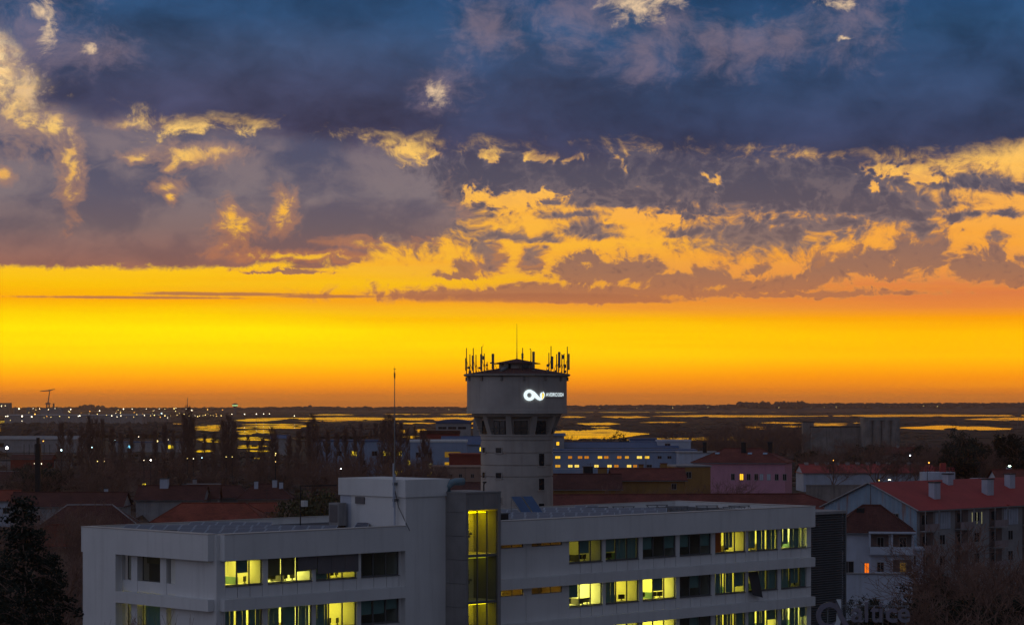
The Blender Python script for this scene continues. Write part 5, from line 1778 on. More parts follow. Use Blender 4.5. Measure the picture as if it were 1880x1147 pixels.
for q in (-.55, .2, .55):
    o = MB().box(-.5, -.04, 0, .5, .04, .9).build('skylight', mat('skylight_glass', (.25, .35, .45), .1, .05, 1.0), pk)
    o.location = (q * 10, -3.6, 16.35)
    o.rotation_euler = (radians(-68), 0, 0)
MB().box(-10.6, -7.7, 14.25, 10.6, -7.52, 14.55).build('cornice', M_WHITE2, pk)
house('long_tiled_hall', 'very long mottled dark red roof right behind the office roof', 'hall', 1215, 935, 9.2, 3.4, 66, 16, M_GREYW, M_TILE, .10, hip=1.1, y=395)
wh = house('warehouse', 'long white warehouse with red roof and row of ridge vents', 'warehouse', 1588, 867, 6, 2.4, 42, 16, HW, M_REDSHEET, .03, y=760)
for q in range(12):
    MB().box(-19.5 + q * 3.3, -.9, 8.0, -18.3 + q * 3.3, .9, 9.1).build('roof_vent', M_GREYW, wh)
house('yard_wall', 'stained grey concrete yard wall in front of the white warehouse', 'wall', 1580, 888, 5.6, .15, 30, .4, M_OLDCONC, M_OLDCONC, .05, flat_roof=True, y=ydist(889, 5.8))
tk = thing('drum_tank', 'low white round building with red railing and red chimney on its roof', 'round building', (xat(1721, 560), 560, 0))
MB().lathe([(4.1, 0), (4.1, zat(867, 556)), (.1, zat(866.5, 556))], 32).build('wall', HW, tk)
rl = MB()
zt2 = zat(867, 556)
for q in range(20):
    a, c = 2 * pi * q / 20, 2 * pi * (q + 1) / 20
    for hh in (.5, 1.0):
        rl.tube([(3.9 * cos(a), 3.9 * sin(a), zt2 + hh), (3.9 * cos(c), 3.9 * sin(c), zt2 + hh)], [.04, .04], 4)
    rl.tube([(3.9 * cos(a), 3.9 * sin(a), zt2), (3.9 * cos(a), 3.9 * sin(a), zt2 + 1)], [.04, .04], 4)
rl.build('railing', M_REDSHEET, tk)
MB().box(.6, -.6, zt2, 1.9, .6, zt2 + 2.1).build('chimney', M_REDSHEET, tk)
si = thing('grain_silo', 'tall grey concrete silo block against the lagoon on the right', 'silo', (xat(1616, 1000), 1000, 0))
ZS = zat(766, 1000)
for q in range(4):
    MB().lathe([(2.1, 0), (2.1, ZS - 1.2)], 20, 0, -5.6 + q * 3.75, -3).build('silo_cylinder', M_OLDCONC, si)
MB().box(-7.5, -2.8, 0, 7.5, 6, ZS - 1.3).build('wall', M_OLDCONC, si)
MB().box(-7.6, -5, ZS - 1.2, 7.6, 6.1, ZS).build('top_gallery', M_OLDCONC, si)
house('mill_building', 'long dark flat mill building left of the concrete silo', 'building', 1535, 784, 18, .4, 22, 14, M_OLDCONC, M_ROOFFELT, 0, flat_roof=True, y=1005)
house('mill_building', 'small dark roof block on top of the mill left of the silo', 'building', 1483, 775, 20, .3, 4.5, 5, M_OLDCONC, M_ROOFFELT, 0, flat_roof=True, y=1010)
house('tiled_house', 'pair of small red roofed cottages below the concrete silo', 'house', 1644, 821, 9.6, 2.4, 16, 9, M_GREYW, M_TILE, .02, y=860, wins=[(-4, 6.5, 1, 1.2), (3, 6.5, 1, 1.2)], chim=[(.1, 0, 1.3, M_GREYW, .8)])
house('tiled_house', 'red roofed house with white wall at the right margin beyond the long roof', 'house', 1868, 858, 11, 2.4, 11, 9, HW, M_TILE, .1, y=520, chim=[(-.3, .2, 1.4, HW, 1.0)])
house('white_hut', 'low white flat hut behind the long red roof', 'hut', 1536 + 236, 868, 8.5, .3, 6, 6, HW, HW, 0, flat_roof=True, y=560)
house('white_hut', 'small white rooftop hut beside the green floodlight', 'hut', 1806, 862, 9.6, .3, 5, 6, HW, HW, 0, flat_roof=True, y=575)

# the rusty gabled row house on the right, square to the offices' own axes
GY = 338.0
row = thing('row_house', 'long red roofed apartment row with a rust streaked white gable end', 'apartment row', (xat(1683, GY), GY, 0), OROT)
HE, HRr, GWd, LEN = zat(934, GY), 3.4, 16.5, 62.0
# ribbed sheet gable (in the plane x = 0, running back along +y)
gb = MB()
NR = 44
for i in range(NR):
    y0, y1 = GWd * i / NR, GWd * (i + 1) / NR
    zz0 = HE + HRr * (1 - abs(2 * y0 / GWd - 1))
    zz1 = HE + HRr * (1 - abs(2 * y1 / GWd - 1))
    e0, e1 = (-.05, .03) if i % 2 else (.03, -.05)
    gb.poly([(e0, y0, 0), (e0, y0, zz0), (e1, y1, zz1), (e1, y1, 0)])
gb.build('sheet_gable', M_RUST, row)
MB().box(.06, 0, 0, LEN, GWd, HE - .2).build('wall', M_GREYW, row)
rb = MB()
o_ = .5
rb.poly([(-.35, -o_, HE - .2), (LEN, -o_, HE - .2), (LEN, GWd / 2, HE + HRr + .15), (-.35, GWd / 2, HE + HRr + .15)])
rb.poly([(LEN, GWd + o_, HE - .2), (-.35, GWd + o_, HE - .2), (-.35, GWd / 2, HE + HRr + .15), (LEN, GWd / 2, HE + HRr + .15)])
rb.poly([(-.35, -o_, HE - .38), (-.35, -o_, HE - .2), (LEN, -o_, HE - .2), (LEN, -o_, HE - .38)])
rb.build('roof', M_REDSHEET, row)
vb = MB()
vb.tube([(-.36, -o_ - .02, HE - .24), (-.36, GWd / 2, HE + HRr + .12)], [.11, .11], 4).tube([(-.36, GWd + o_, HE - .24), (-.36, GWd / 2, HE + HRr + .12)], [.11, .11], 4)
vb.build('verge_trim', M_GREYW, row)
MB().box(-.3, -o_ - .14, HE - .4, LEN, -o_ - .01, HE - .24).build('gutter', M_GREYMETAL, row)
MB().box(22.0, -o_ - .1, HE - .15, 22.25, GWd / 2, HE - .0).build('party_wall_strip', M_REDSHEET, row)
for (cxx, cyy, h, w_) in ((8.5, 3.0, 2.6, 1.5), (17.5, 7.0, 1.9, 1.3), (22.5, 3.4, 2.6, 1.7), (31, 5.2, 2.4, 1.4), (40, 6, 2, 1.4), (49, 3.4, 2.6, 1.6)):
    z0 = HE + HRr * (1 - abs(2 * cyy / GWd - 1)) - .4
    ck = MB().box(cxx - w_ / 2, cyy - .5, z0, cxx + w_ / 2, cyy + .5, z0 + h).build('chimney', HW, row)
    MB().box(cxx - w_ / 2 - .1, cyy - .6, z0 + h, cxx + w_ / 2 + .1, cyy + .6, z0 + h + .16).build('cap', M_DARKMETAL, ck)
o = MB().box(-.7, -.5, 0, .7, .5, .12).build('skylight', MATS['skylight_glass'], row)
o.location = (36, 4.6, HE + 2.05); o.rotation_euler = (radians(22), 0, 0)
# balconies and windows of the row, three storeys
M_RAIL = mat('balcony_front', (0.3, 0.24, 0.24), .9, .15, .6, streak=.3)
for f in range(3):
    z0 = HE - 3.1 - 3.0 * f
    for i in range(7):
        x0 = .7 + i * 8.6
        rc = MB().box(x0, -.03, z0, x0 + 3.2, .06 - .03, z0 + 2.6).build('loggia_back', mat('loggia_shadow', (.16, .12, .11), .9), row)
        MB().box(x0 + .5, -.06, z0 + .9, x0 + 1.7, -.035, z0 + 2.2).build('pane', M_DARKPANE, rc)
        MB().box(x0 - .1, -1.1, z0 - .15, x0 + 3.3, -.032, z0).build('balcony_slab', M_GREYW, row)
        MB().box(x0 - .1, -1.1, z0 + .003, x0 + 3.3, -1.0, z0 + .95).build('balcony_front', M_RAIL, row)
        for q in (x0 - .1, x0 + 3.2):
            MB().box(q, -1.08, z0 + .953, q + .1, -.98, z0 + 2.75).build('post', M_GREYW, row)
        if i in (0, 2) and f == 0:
            sb = MB()
            for q in range(9):
                sb.box(x0 + 3.7 + q * .42, -.1, z0 + .1, x0 + 3.7 + q * .42 + .26, -.02, z0 + 2.5)
            sb.build('slat_screen', HW, row)
        add_window(row, x0 + 5.4, z0 + .9, 1.2, 1.3, -.02)
        if f == 0 and i == 1:
            for q in range(3):
                add_window(row, x0 + 3.9 + q * 1.2 + .3, z0 + .5, .18, 1.7, -.02, MATS['lit_window_pale'])
gw_ = add_window(row, 0, 0, .9, 2.2, 0)
gw_.location = (-.06, 3.6, HE - 3.0); gw_.rotation_euler = (0, 0, -pi / 2)

# the white house with loggias under the rusty gable
bh = house('balcony_house', 'white two storey house with deep loggias and a tiled roof below the rusty gable', 'house', 1600, 974, 7.3, 3.1, 10.5, 9, HW, M_TILE_D, -.12, hip=.9, y=318)
bh.location.z = zat(974, 318) - 7.3
for f, z0 in enumerate((4.3, 1.0)):
    for q, (x0, x1) in enumerate(((-.4, 2.1), (2.5, 5.1))):
        MB().box(x0, -5.6, z0 - .12, x1 + .2, -4.52, z0).build('balcony_slab', HW, bh)
        MB().box(x0, -5.62, z0 + .003, x1 + .2, -5.5, z0 + .95).build('balcony_front', HW, bh)
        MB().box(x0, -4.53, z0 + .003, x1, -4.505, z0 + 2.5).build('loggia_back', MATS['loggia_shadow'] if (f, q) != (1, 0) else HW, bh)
        MB().box(x0 - .1, -5.6, z0 + .955, x0 + .15, -5.35, z0 + 2.75).build('post', HW, bh)
        add_window(bh, (x0 + x1) / 2 + .2, z0 + .9, .8, 1.2, -4.54, MATS['lit_window_dim'] if (f, q) == (1, 1) else None)
MB().box(5.2, -5.6, .5, 5.4, -5.35, 7.05).build('post', HW, bh)
MB().box(-.5, -5.9, 7.0, 5.7, -4.4, 7.22).build('loggia_roof', HW, bh)
add_window(bh, -4.2, 4.7, 1.3, 1.2, -4.52)
add_window(bh, -3.2, 1.6, 1.4, 1.6, -4.52)
add_window(bh, -.75, 1.3, .55, 1.7, -4.55, M_LITO)
MB().box(-2.0, -1.4, 7.6, -1.0, -.4, 10.2).build('chimney', M_BLACK, bh)
MB().box(-.2, -1.3, 8.2, .6, -.6, 9.4).build('dormer', M_OCHRE, bh)
house('garden_wall', 'dull white garden wall in front of the house with loggias', 'wall', 1603, 1052, zat(1053, 309), .12, 10, .3, HW, M_GREYW, -.1, flat_roof=True, y=309)
MB().box(xat(1545, 320), 309.8, 0, xat(1690, 320), 331, zat(974, 318) - 7.31).build('raised_terrace', M_SCRUB, kind='structure')
house('side_annex', 'narrow white annex with one window right of the house with loggias', 'annex', 1668, 1010, zat(1010, 322), .25, 3.6, 5, HW, HW, -.1, flat_roof=True, y=322, wins=[(.3, zat(1036, 322), .9, 1.2)])

# the port far away on the left
house('port_silo', 'tall square dark silo house at the left edge of the port', 'silo', 9, 738, 28.4, .5, 24, 30, M_OLDCONC, M_OLDCONC, 0, flat_roof=True, y=5200, wins=[(-4, 22, 1.6, 1.6, emit('far_window', (1, .8, .4), 3)), (4, 22, 1.6, 1.6, MATS['far_window'])])
house('port_shed', 'very long pale quay shed across the port', 'shed', 140, 764, 11, 1.6, 190, 40, M_GREYW, M_GREYW, 0, y=3300)
house('port_shed', 'pale boxy port building behind the long quay shed', 'shed', 98, 757, 17, 1.6, 40, 40, M_GREYW, M_GREYW, 0, y=4200, flat_roof=True)
house('port_shed', 'low works building right of the long quay shed', 'shed', 262, 764, 10.5, 1.6, 80, 40, M_OLDCONC, M_OLDCONC, 0, y=3600)
tk2 = thing('storage_tank', 'dark round storage tower with domed top on the quay', 'tank', (xat(53, 4000), 4000, 0))
MB().lathe([(4.5, 0), (4.5, zat(752, 4000)), (3, zat(748, 4000)), (.2, zat(746.5, 4000))], 16).build('shell', M_OLDCONC, tk2)
tk3 = thing('storage_tank', 'slim pale round tower left of the domed tower', 'tank', (xat(30, 4200), 4200, 0))
MB().lathe([(5.5, 0), (5.5, zat(751, 4200)), (.2, zat(750, 4200))], 16).build('shell', M_OLDCONC, tk3)
cr = thing('harbour_crane', 'tall slender harbour crane with a level jib on the port skyline', 'crane', (xat(88, 4600), 4600, 0))
zc = lambda p_: zat(p_, 4600)
fb = MB()
for q in (-4, 4):
    for r_ in (-4, 4):
        fb.tube([(q, r_, 0), (q * .5, r_ * .5, zc(741))], [.9, .8], 5)
fb.build('tower', M_OLDCONC, cr)
MB().box(-4, -4, zc(742), 4, 4, zc(739)).build('cab', M_OLDCONC, cr)
MB().tube([(0, 0, zc(740)), (3.6, 0, zc(717))], [1.3, .8], 6).build('mast', M_OLDCONC, cr)
MB().tube([(-15, 0, zc(718)), (3.6, 0, zc(716.5)), (13, 2, zc(713.5))], [.7, 1.3, .5], 5).build('jib', M_OLDCONC, cr)
ch = thing('stack', 'thin port chimney right of the harbour crane', 'chimney', (xat(98.5, 4600), 4600, 0))
MB().lathe([(2.2, 0), (1.6, zc(741)), (2.0, zc(740))], 12).build('shaft', M_OLDCONC, ch)
an = thing('radio_mast', 'hair thin radio mast on the far shore right of the port', 'mast', (xat(344, 5200), 5200, 0))
MB().tube([(0, 0, 0), (0, 0, zat(730, 5200))], [1.1, .6], 5).build('pole', M_OLDCONC, an)
w2 = thing('control_tower', 'small far lookout tower with a wide lit cabin on the horizon', 'tower', (xat(431.5, 5600), 5600, 0))
MB().lathe([(3.2, 0), (3.2, zat(748, 5600)), (5.5, zat(746, 5600)), (6.6, zat(741.5, 5600)), (.2, zat(739.5, 5600))], 12).build('shaft', M_OLDCONC, w2)
MB().lathe([(6.2, zat(745, 5600)), (6.7, zat(743.2, 5600))], 12).build('cabin_glazing', emit('cabin_green', (.6, 1, .4), 1.0), w2)
py_ = thing('lattice_pylon', 'thin dark navigation pylon at the lagoon edge on the far right', 'pylon', (xat(1872, 2600), 2600, 0))
MB().tube([(-2.5, 0, 0), (0, 0, zat(742, 2600))], [.3, .2], 4).tube([(2.5, 0, 0), (0, 0, zat(742, 2600))], [.3, .2], 4).build('lattice', M_OLDCONC, py_)
ct = thing('chimney_stack', 'dark square works chimney with railings above the red shed on the left', 'chimney', (xat(70, 560), 560, 0))
MB().box(-.6, -.6, 0, .6, .6, zat(814, 560)).box(-.35, -.35, zat(814, 560), .35, .35, zat(803, 560)).build('shaft', M_BLACK, ct)
rl = MB()
for q in range(6):
    rl.box(-3 + q * 1.2, -1.7, zat(826, 560) - 1, -2.9 + q * 1.2, -1.6, zat(815, 560))
rl.build('railing', M_BLACK, ct)

# ------------------------------------------------------------------ trees
def branch(b, p, d, ln, r, lev, maxlev, R, kind, twig):
    n = 3 if lev < 2 else 2
    pts, rads = [p], [r]
    q = Vector(p)
    dd = Vector(d)
    for i in range(n):
        w = .18 if kind != 'poplar' else .08
        dd = (dd + Vector((R.uniform(-w, w), R.uniform(-w, w), R.uniform(-w * .4, w * .9)))).normalized()
        q = q + dd * ln / n
        pts.append(tuple(q))
        rads.append(max(r * (1 - .55 * (i + 1) / n), .009))
    tgt = b if lev < 2 else twig
    tgt.tube(pts, rads, 5 if lev == 0 else 4 if lev == 1 else 3, cap=False)
    if lev >= maxlev:
        return
    nc = {0: 6, 1: 5, 2: 4, 3: 4}.get(lev, 3)
    for i in range(nc):
        t = R.uniform(.35, 1.0) if i else 1.0
        k = min(int(t * n), n - 1)
        f = t * n - k
        s = Vector(pts[k]).lerp(Vector(pts[k + 1]), f)
        ang = R.uniform(.35, .85) if kind == 'broad' else R.uniform(.15, .4)
        ax = dd.cross(Vector((R.uniform(-1, 1), R.uniform(-1, 1), R.uniform(-1, 1)))).normalized()
        nd = Matrix.Rotation(ang, 3, ax) @ dd
        nd.z += .12
        branch(b, tuple(s), nd.normalized(), ln * R.uniform(.55, .78), max(rads[k] * .6, .010), lev + 1, maxlev, R, kind, twig)


def bare_tree(seed, h, maxlev=4, rmin=1.0):
    R = random.Random(seed)
    b, tw_ = MB(), MB()
    branch(b, (0, 0, -.2), (R.uniform(-.08, .08), R.uniform(-.08, .08), 1), h * .30, h * .014, 0, maxlev, R, 'broad', tw_)
    k = h / max(v[2] for v in tw_.v)
    for q_ in (b, tw_):
        q_.v = [(x * k, y * k, z * k) for x, y, z in q_.v]
    return b, tw_


def poplar(seed, h):
    R = random.Random(seed)
    b, tw_ = MB(), MB()
    pts = [(0, 0, -.2)]
    for i in range(1, 9):
        pts.append((R.uniform(-.15, .15), R.uniform(-.15, .15), h * i / 8))
    b.tube(pts, [.17 * (1 - .9 * i / 8) + .02 for i in range(9)], 5, cap=False)
    for i in range(105):
        t = R.uniform(.1, .97)
        a = R.uniform(0, 6.28)
        ln = h * (.05 + .22 * (1 - t)) * R.uniform(.7, 1.15)
        d = Vector((cos(a) * .48, sin(a) * .48, 1)).normalized()
        p0 = Vector((0, 0, h * t))
        p1 = p0 + d * ln * .5 + Vector((cos(a), sin(a), 0)) * .15
        p2 = p1 + Vector((cos(a) * .1, sin(a) * .1, 1)).normalized() * ln * .5
        b.tube([p0, p1, p2], [.06, .05, .022], 3, cap=False)
        for j in range(10):
            u = R.uniform(.2, 1)
            s = p0.lerp(p1, u * 2) if u < .5 else p1.lerp(p2, u * 2 - 1)
            aa = R.uniform(0, 6.28)
            dd = Vector((cos(aa) * .45, sin(aa) * .45, 1)).normalized()
            tw_.tube([s, s + dd * R.uniform(.5, 1.5)], [.034, .016], 3, cap=False)
    return b, tw_


def leaf_quads(b, c, n, spread, size, R, flat_=1.0):
    for i in range(n):
        o = Vector((R.gauss(0, spread), R.gauss(0, spread), R.gauss(0, spread * flat_)))
        u = Vector((R.uniform(-1, 1), R.uniform(-1, 1), R.uniform(-1, 1))).normalized() * size * R.uniform(.6, 1.3)
        v = u.orthogonal().normalized() * size * R.uniform(.4, .9)
        p = Vector(c) + o
        b.poly([tuple(p - u), tuple(p + v), tuple(p + u), tuple(p - v)])


def leafy(seed, h, rx, n=130, size=.22, per=22, low=.12):
    R = random.Random(seed)
    b, lf = MB(), MB()
    b.tube([(0, 0, -.2), (.1, 0, h * .3), (0, .1, h * .7)], [h * .022, h * .018, h * .006], 6, cap=False)
    lobes = [(R.uniform(-.5, .5) * rx, R.uniform(-.5, .5) * rx, h * R.uniform(low + .25, .8), R.uniform(.4, .7)) for _ in range(9)]
    for i in range(n):
        lx_, ly_, lz_, lr = R.choice(lobes)
        v = Vector((R.gauss(0, 1), R.gauss(0, 1), R.gauss(0, 1))).normalized()
        r = R.uniform(.6, 1.0)
        c = (lx_ + v.x * rx * lr * r, ly_ + v.y * rx * lr * r, max(h * low, lz_ + v.z * h * .24 * lr * 1.6 * r))
        if i % 4 == 0:
            b.tube([(0, 0, h * R.uniform(.25, .6)), c], [.06, .02], 3, cap=False)
        leaf_quads(lf, c, per, size * 1.7, size, R)
    return b, lf


def conifer(seed, h, rbase, whorls=30, size=.10, per=22):
    R = random.Random(seed)
    b, lf = MB(), MB()
    b.tube([(0, 0, -.2), (.05, 0, h * .5), (0, 0, h)], [h * .02, h * .012, .03], 7, cap=False)
    for w in range(whorls):
        t = .10 + .88 * w / (whorls - 1)
        rad_ = rbase * (1 - t) ** .8 * R.uniform(.75, 1.15) + .25
        for k in range(R.randint(5, 8)):
            a = R.uniform(0, 6.28)
            ln = rad_ * R.uniform(.65, 1.15)
            p0 = Vector((0, 0, h * t + R.uniform(-.3, .3)))
            p1 = p0 + Vector((cos(a) * ln * .55, sin(a) * ln * .55, ln * .10))
            p2 = p0 + Vector((cos(a) * ln, sin(a) * ln, -ln * .14))
            b.tube([p0, p1, p2], [.06, .04, .015], 3, cap=False)
            m_ = max(3, int(ln * 2.6))
            for j in range(m_):
                u = (j + 1) / m_
                c = p0.lerp(p1, u * 2) if u < .5 else p1.lerp(p2, u * 2 - 1)
                c = c + Vector((R.uniform(-.3, .3), R.uniform(-.3, .3), R.uniform(-.25, .05)))
                leaf_quads(lf, c, per, .24, size, R, .45)
    return b, lf


def tree_thing(name, label, cat, bl, mats, loc, rz=0.0, group=None, crown='crown'):
    r = thing(name, label, cat, loc, rz, group)
    bl[0].build('trunk', mats[0], r)
    bl[1].build(crown, mats[1], r, kind=None)
    return r


RT_ = random.Random(5)
# row of bare poplars on the left
pops = [(112, 776), (128, 790), (150, 784), (165, 768), (178, 772), (188, 770), (206, 788), (222, 795), (240, 786), (262, 796), (285, 790), (302, 782), (318, 790), (338, 764), (345, 750),
        (352, 766), (375, 800), (392, 796), (410, 775), (420, 765), (430, 774), (455, 800), (480, 806), (500, 788), (508, 796), (530, 800), (548, 792), (566, 776), (575, 763), (583, 780),
        (600, 790), (618, 796), (634, 788), (650, 786), (662, 780), (680, 790), (690, 778), (703, 772), (713, 764), (722, 768), (735, 776), (748, 788), (762, 784), (776, 792), (786, 806)]
protos = []
for i in range(5):
    protos.append((poplar(40 + i, 24.0), 24.0))
proto_obj = [None] * 5
tall = {345: 'tallest bare poplar left of the lagoon, under the thin radio mast', 420: 'bare poplar standing against the shining pans under the far lookout tower',
        575: 'pointed bare poplar whose tip crosses the bright lagoon', 713: 'bare poplar right beside the tall radio mast'}
for n_, (px, py) in enumerate(pops):
    yy = RT_.uniform(640, 830)
    h = zat(py, yy)
    k = n_ % 5
    marks = [(345, 'the tallest poplar'), (420, 'the poplar under the lookout tower'), (575, 'the pointed poplar'), (713, 'the poplar at the radio mast')]
    mp, mn = min(marks, key=lambda m_: abs(m_[0] - px))
    rank = sum(1 for a_, _ in pops if min(px, mp) < a_ < max(px, mp))
    nth = ['next', 'second', 'third', 'fourth', 'fifth', 'sixth', 'seventh', 'eighth', 'ninth', 'tenth', 'eleventh', 'twelfth', 'thirteenth', 'fourteenth', 'fifteenth'][rank]
    lab = tall.get(px, 'thin bare brown poplar, %s to the %s of %s' % (nth, 'left' if px < mp else 'right', mn))
    s = h / 24.0
    wd = s * (1.5 if px in tall else RT_.uniform(1.0, 1.6))
    if proto_obj[k] is None:
        proto_obj[k] = tree_thing('poplar_tree', lab, 'tree', protos[k][0], (M_BARK, M_TWIG), (xat(px, yy), yy, 0), 0, 'bare poplars on the left')
        proto_obj[k].scale = (wd, wd, s)
    else:
        dup(proto_obj[k], (xat(px, yy), yy, 0), RT_.uniform(0, 6), lab, scale=(wd, wd, s))

# bare broad trees
bt = [bare_tree(70 + i, 12.0, 5) for i in range(4)]
bobj = [tree_thing('bare_tree', '', 'tree', bt[i], (M_BARK, M_TWIG), (0, -200, 0)) for i in range(4)]
bused = [False] * 4


def put_bare(px, py_top, yy, lab, group, wd=1.0, k=None):
    k = RT_.randrange(4) if k is None else k
    s = zat(py_top, yy) / 12.0
    loc = (xat(px, yy), yy, 0)
    if not bused[k]:
        bused[k] = True
        o = bobj[k]
        o.location = loc
        o.scale = (s * wd, s * wd, s)
        o['label'] = lab
        o['group'] = group
        return o
    return dup(bobj[k], loc, RT_.uniform(0, 6), lab, group, (s * wd, s * wd, s))


put_bare(1785, 962, 245, 'large bare winter tree in front of the apartment row, left of its twin', 'bare trees by the apartment row', 1.35, 0)
put_bare(1840, 955, 240, 'large bare winter tree at the right margin before the apartment row', 'bare trees by the apartment row', 1.3, 1)
put_bare(1748, 1015, 245, 'bare thorny tree beside the dark bush right of the company letters', 'bare trees by the apartment row', 1.3, 2)
put_bare(1890, 1005, 225, 'bare tree cut off by the right edge of the view', 'bare trees by the apartment row', 1.3, 3)
put_bare(1800, 1060, 205, 'lowest bare tree at the bottom right corner, brownish', 'bare trees by the apartment row', 1.5)
put_bare(1868, 1070, 196, 'second low brownish bare tree in the bottom right corner', 'bare trees by the apartment row', 1.5)
put_bare(92, 935, 222, 'bare tree between the dark conifer and the office gable', 'bare trees left of the offices', 1.1)
put_bare(60, 985, 205, 'bare tree tangled with the dark conifer', 'bare trees left of the offices', 1.2)
put_bare(128, 1000, 216, 'lower bare tree touching the office gable edge', 'bare trees left of the offices', 1.1)
put_bare(330, 1116, 154, 'bare twigs rising in front of the gable at the bottom edge', 'bare twigs under the gable', .7)
put_bare(275, 1122, 153, 'thin bare twigs under the gable windows', 'bare twigs under the gable', .6)
put_bare(376, 1128, 154, 'few bare twigs at the office corner', 'bare twigs under the gable', .5)
for n_ in range(10):
    px = RT_.uniform(-10, 260) if n_ < 8 else RT_.uniform(470, 540)
    put_bare(px, RT_.uniform(908, 938), RT_.uniform(330, 440), 'bare garden tree before the tiled roofs, ' + ('near the left margin' if px < 90 else 'before the roof with the white chimney' if px < 200 else 'before the roof with the broad chimney' if px < 330 else 'above the left office wing' if px < 450 else 'left of the olive tree'), 'bare garden trees before the left roofs', 1.3)
put_bare(212, 905, 330, 'dry pale bush like tree over the hipped roof on the left', 'bare trees among the roofs', .9)
for n_ in range(34):
    yy = RT_.uniform(560, 950)
    px = RT_.uniform(-30, 640)
    mk = min(((60, 'behind the works chimney at the left margin'), (190, 'between the chimney and the tallest poplar'), (345, 'below the tallest poplar'), (420, 'below the poplar under the lookout tower'),
              (500, 'left of the pointed poplar'), (575, 'below the pointed poplar'), (640, 'left of the white stair block')), key=lambda m_: abs(m_[0] - px))[1]
    put_bare(px, RT_.uniform(830, 862), yy, ('taller' if n_ % 2 else 'lower') + ' bare brown tree in the thicket ' + mk, 'bare trees in the left thicket', 1.3)
for n_ in range(26):
    yy = RT_.uniform(900, 1300)
    px = RT_.uniform(1225, 1500)
    put_bare(px, RT_.uniform(764, 790), yy, 'bare tree on the lagoon shore, ' + ('behind the long lit block' if px < 1290 else 'above the left half of the pink building' if px < 1370 else 'above the right half of the pink building' if px < 1450 else 'left of the mill') + (', nearer' if yy < 1100 else ', farther off'), 'bare trees of the lagoon shore', 1.15)
for n_ in range(36):
    yy = RT_.uniform(700, 1050)
    px = RT_.uniform(1470, 1900)
    put_bare(px, RT_.uniform(800, 842), yy, 'bare tree in the dark wood ' + ('before the mill' if px < 1560 else 'before the concrete silo' if px < 1660 else 'right of the red cottages' if px < 1740 else 'before the broad evergreen' if px < 1810 else 'at the right margin') + (', nearer the warehouse' if yy < 860 else ', nearer the lagoon'), 'bare trees round the silo', 1.35)
for n_, px in enumerate((1040, 1056, 1078, 1092, 1205)):
    put_bare(px, 792 + (n_ * 3) % 8, 900, 'bare tree against the bright pan right of the tower', 'bare trees before the bright pan', .8)
for n_, (px, py) in enumerate(((1300, 868), (1322, 872), (1160, 880), (1140, 884), (1290, 876))):
    put_bare(px, py, 420, 'bare tree between the ochre houses and the pink building', 'bare trees by the pink building', 1.1)
for n_ in range(10):
    put_bare(RT_.uniform(640, 800), RT_.uniform(820, 846), RT_.uniform(560, 640), 'bare tree in front of the pale blue school', 'bare trees before the school', 1.1)

# evergreen crowns
ev = [leafy(90 + i, 10.0, 4.0, 170, .15, 32) for i in range(3)]
eobj = [tree_thing('evergreen_tree', '', 'tree', ev[i], (M_BARK, M_LEAF), (0, -200, 0)) for i in range(3)]
eused = [False] * 3


def put_ever(px, py_top, yy, lab, group=None, wd=1.0, k=0):
    s = zat(py_top, yy) / 10.0
    loc = (xat(px, yy), yy, 0)
    if not eused[k]:
        eused[k] = True
        o = eobj[k]
        o.location = loc
        o.scale = (s * wd, s * wd, s)
        o['label'] = lab
        if group:
            o['group'] = group
        return o
    return dup(eobj[k], loc, RT_.uniform(0, 6), lab, group, (s * wd, s * wd, s))


put_ever(1592, 806, 830, 'round dark evergreen in front of the silo', None, 1.25, 0)
put_ever(1545, 828, 830, 'lower dark evergreen left of the round one', None, 1.0, 1)
put_ever(1755, 786, 720, 'broad dark evergreen rising into the shining pan on the right', None, 1.1, 2)
put_ever(1782, 800, 730, 'dark evergreen leaning against the broad one on the right', None, 1.1, 1)
put_ever(1868, 782, 760, 'dark evergreen at the right margin above the green floodlight', None, 1.1, 0)
put_ever(1130, 791, 880, 'dark pointed evergreen against the bright pan right of the tower', None, .75, 2)
put_ever(1162, 800, 860, 'low dark evergreen beside the pointed one', None, 1.0, 0)
for n_ in range(7):
    put_ever(1735 + 27 * n_, 1074 + (n_ * 17) % 30, 222 + (n_ * 7) % 20, 'dark bush in the thicket at the bottom right', 'dark bushes at the bottom right', 1.0, n_ % 3)
put_ever(1722, 1045, 250, 'dark dense bush beside the letters on the right', None, .9, 1)
put_ever(1745, 1062, 240, 'second dark dense bush under the bare trees', None, .9, 2)
put_ever(1590, 1082, 262, 'dark hedge bush behind the company letters', None, .9, 0)
put_ever(1645, 1090, 258, 'dark low bush right of the company letters', None, .9, 2)
put_ever(1090, 868, 470, 'small dark bush beside the ochre house at the tower', None, 1.0, 1)
put_ever(690, 796, 900, 'dark umbrella pine on the shore right among the poplars', None, 1.2, 0)
put_ever(655, 796, 920, 'dark umbrella pine on the shore left of its neighbour', None, 1.2, 1)
for n_ in range(12):
    put_ever(RT_.uniform(0, 560), RT_.uniform(842, 868), RT_.uniform(560, 850), 'dark evergreen in the thicket below the poplars', 'evergreens in the left thicket', 1.1, n_ % 3)
for n_ in range(12):
    put_ever(RT_.uniform(1480, 1880), RT_.uniform(812, 846), RT_.uniform(780, 1000), 'dark evergreen in the wood around the silo', 'evergreens round the silo', 1.1, n_ % 3)
ol = leafy(131, 9.0, 4.6, 260, .16, 26)
tree_thing('olive_tree', 'wide brownish green tree behind the penthouse, left of the air conditioner', 'tree', ol, (M_BARK, M_OLIVE), (xat(575, 330), 330, 0)).scale = (1.25, 1.25, zat(884, 330) / 9.0)
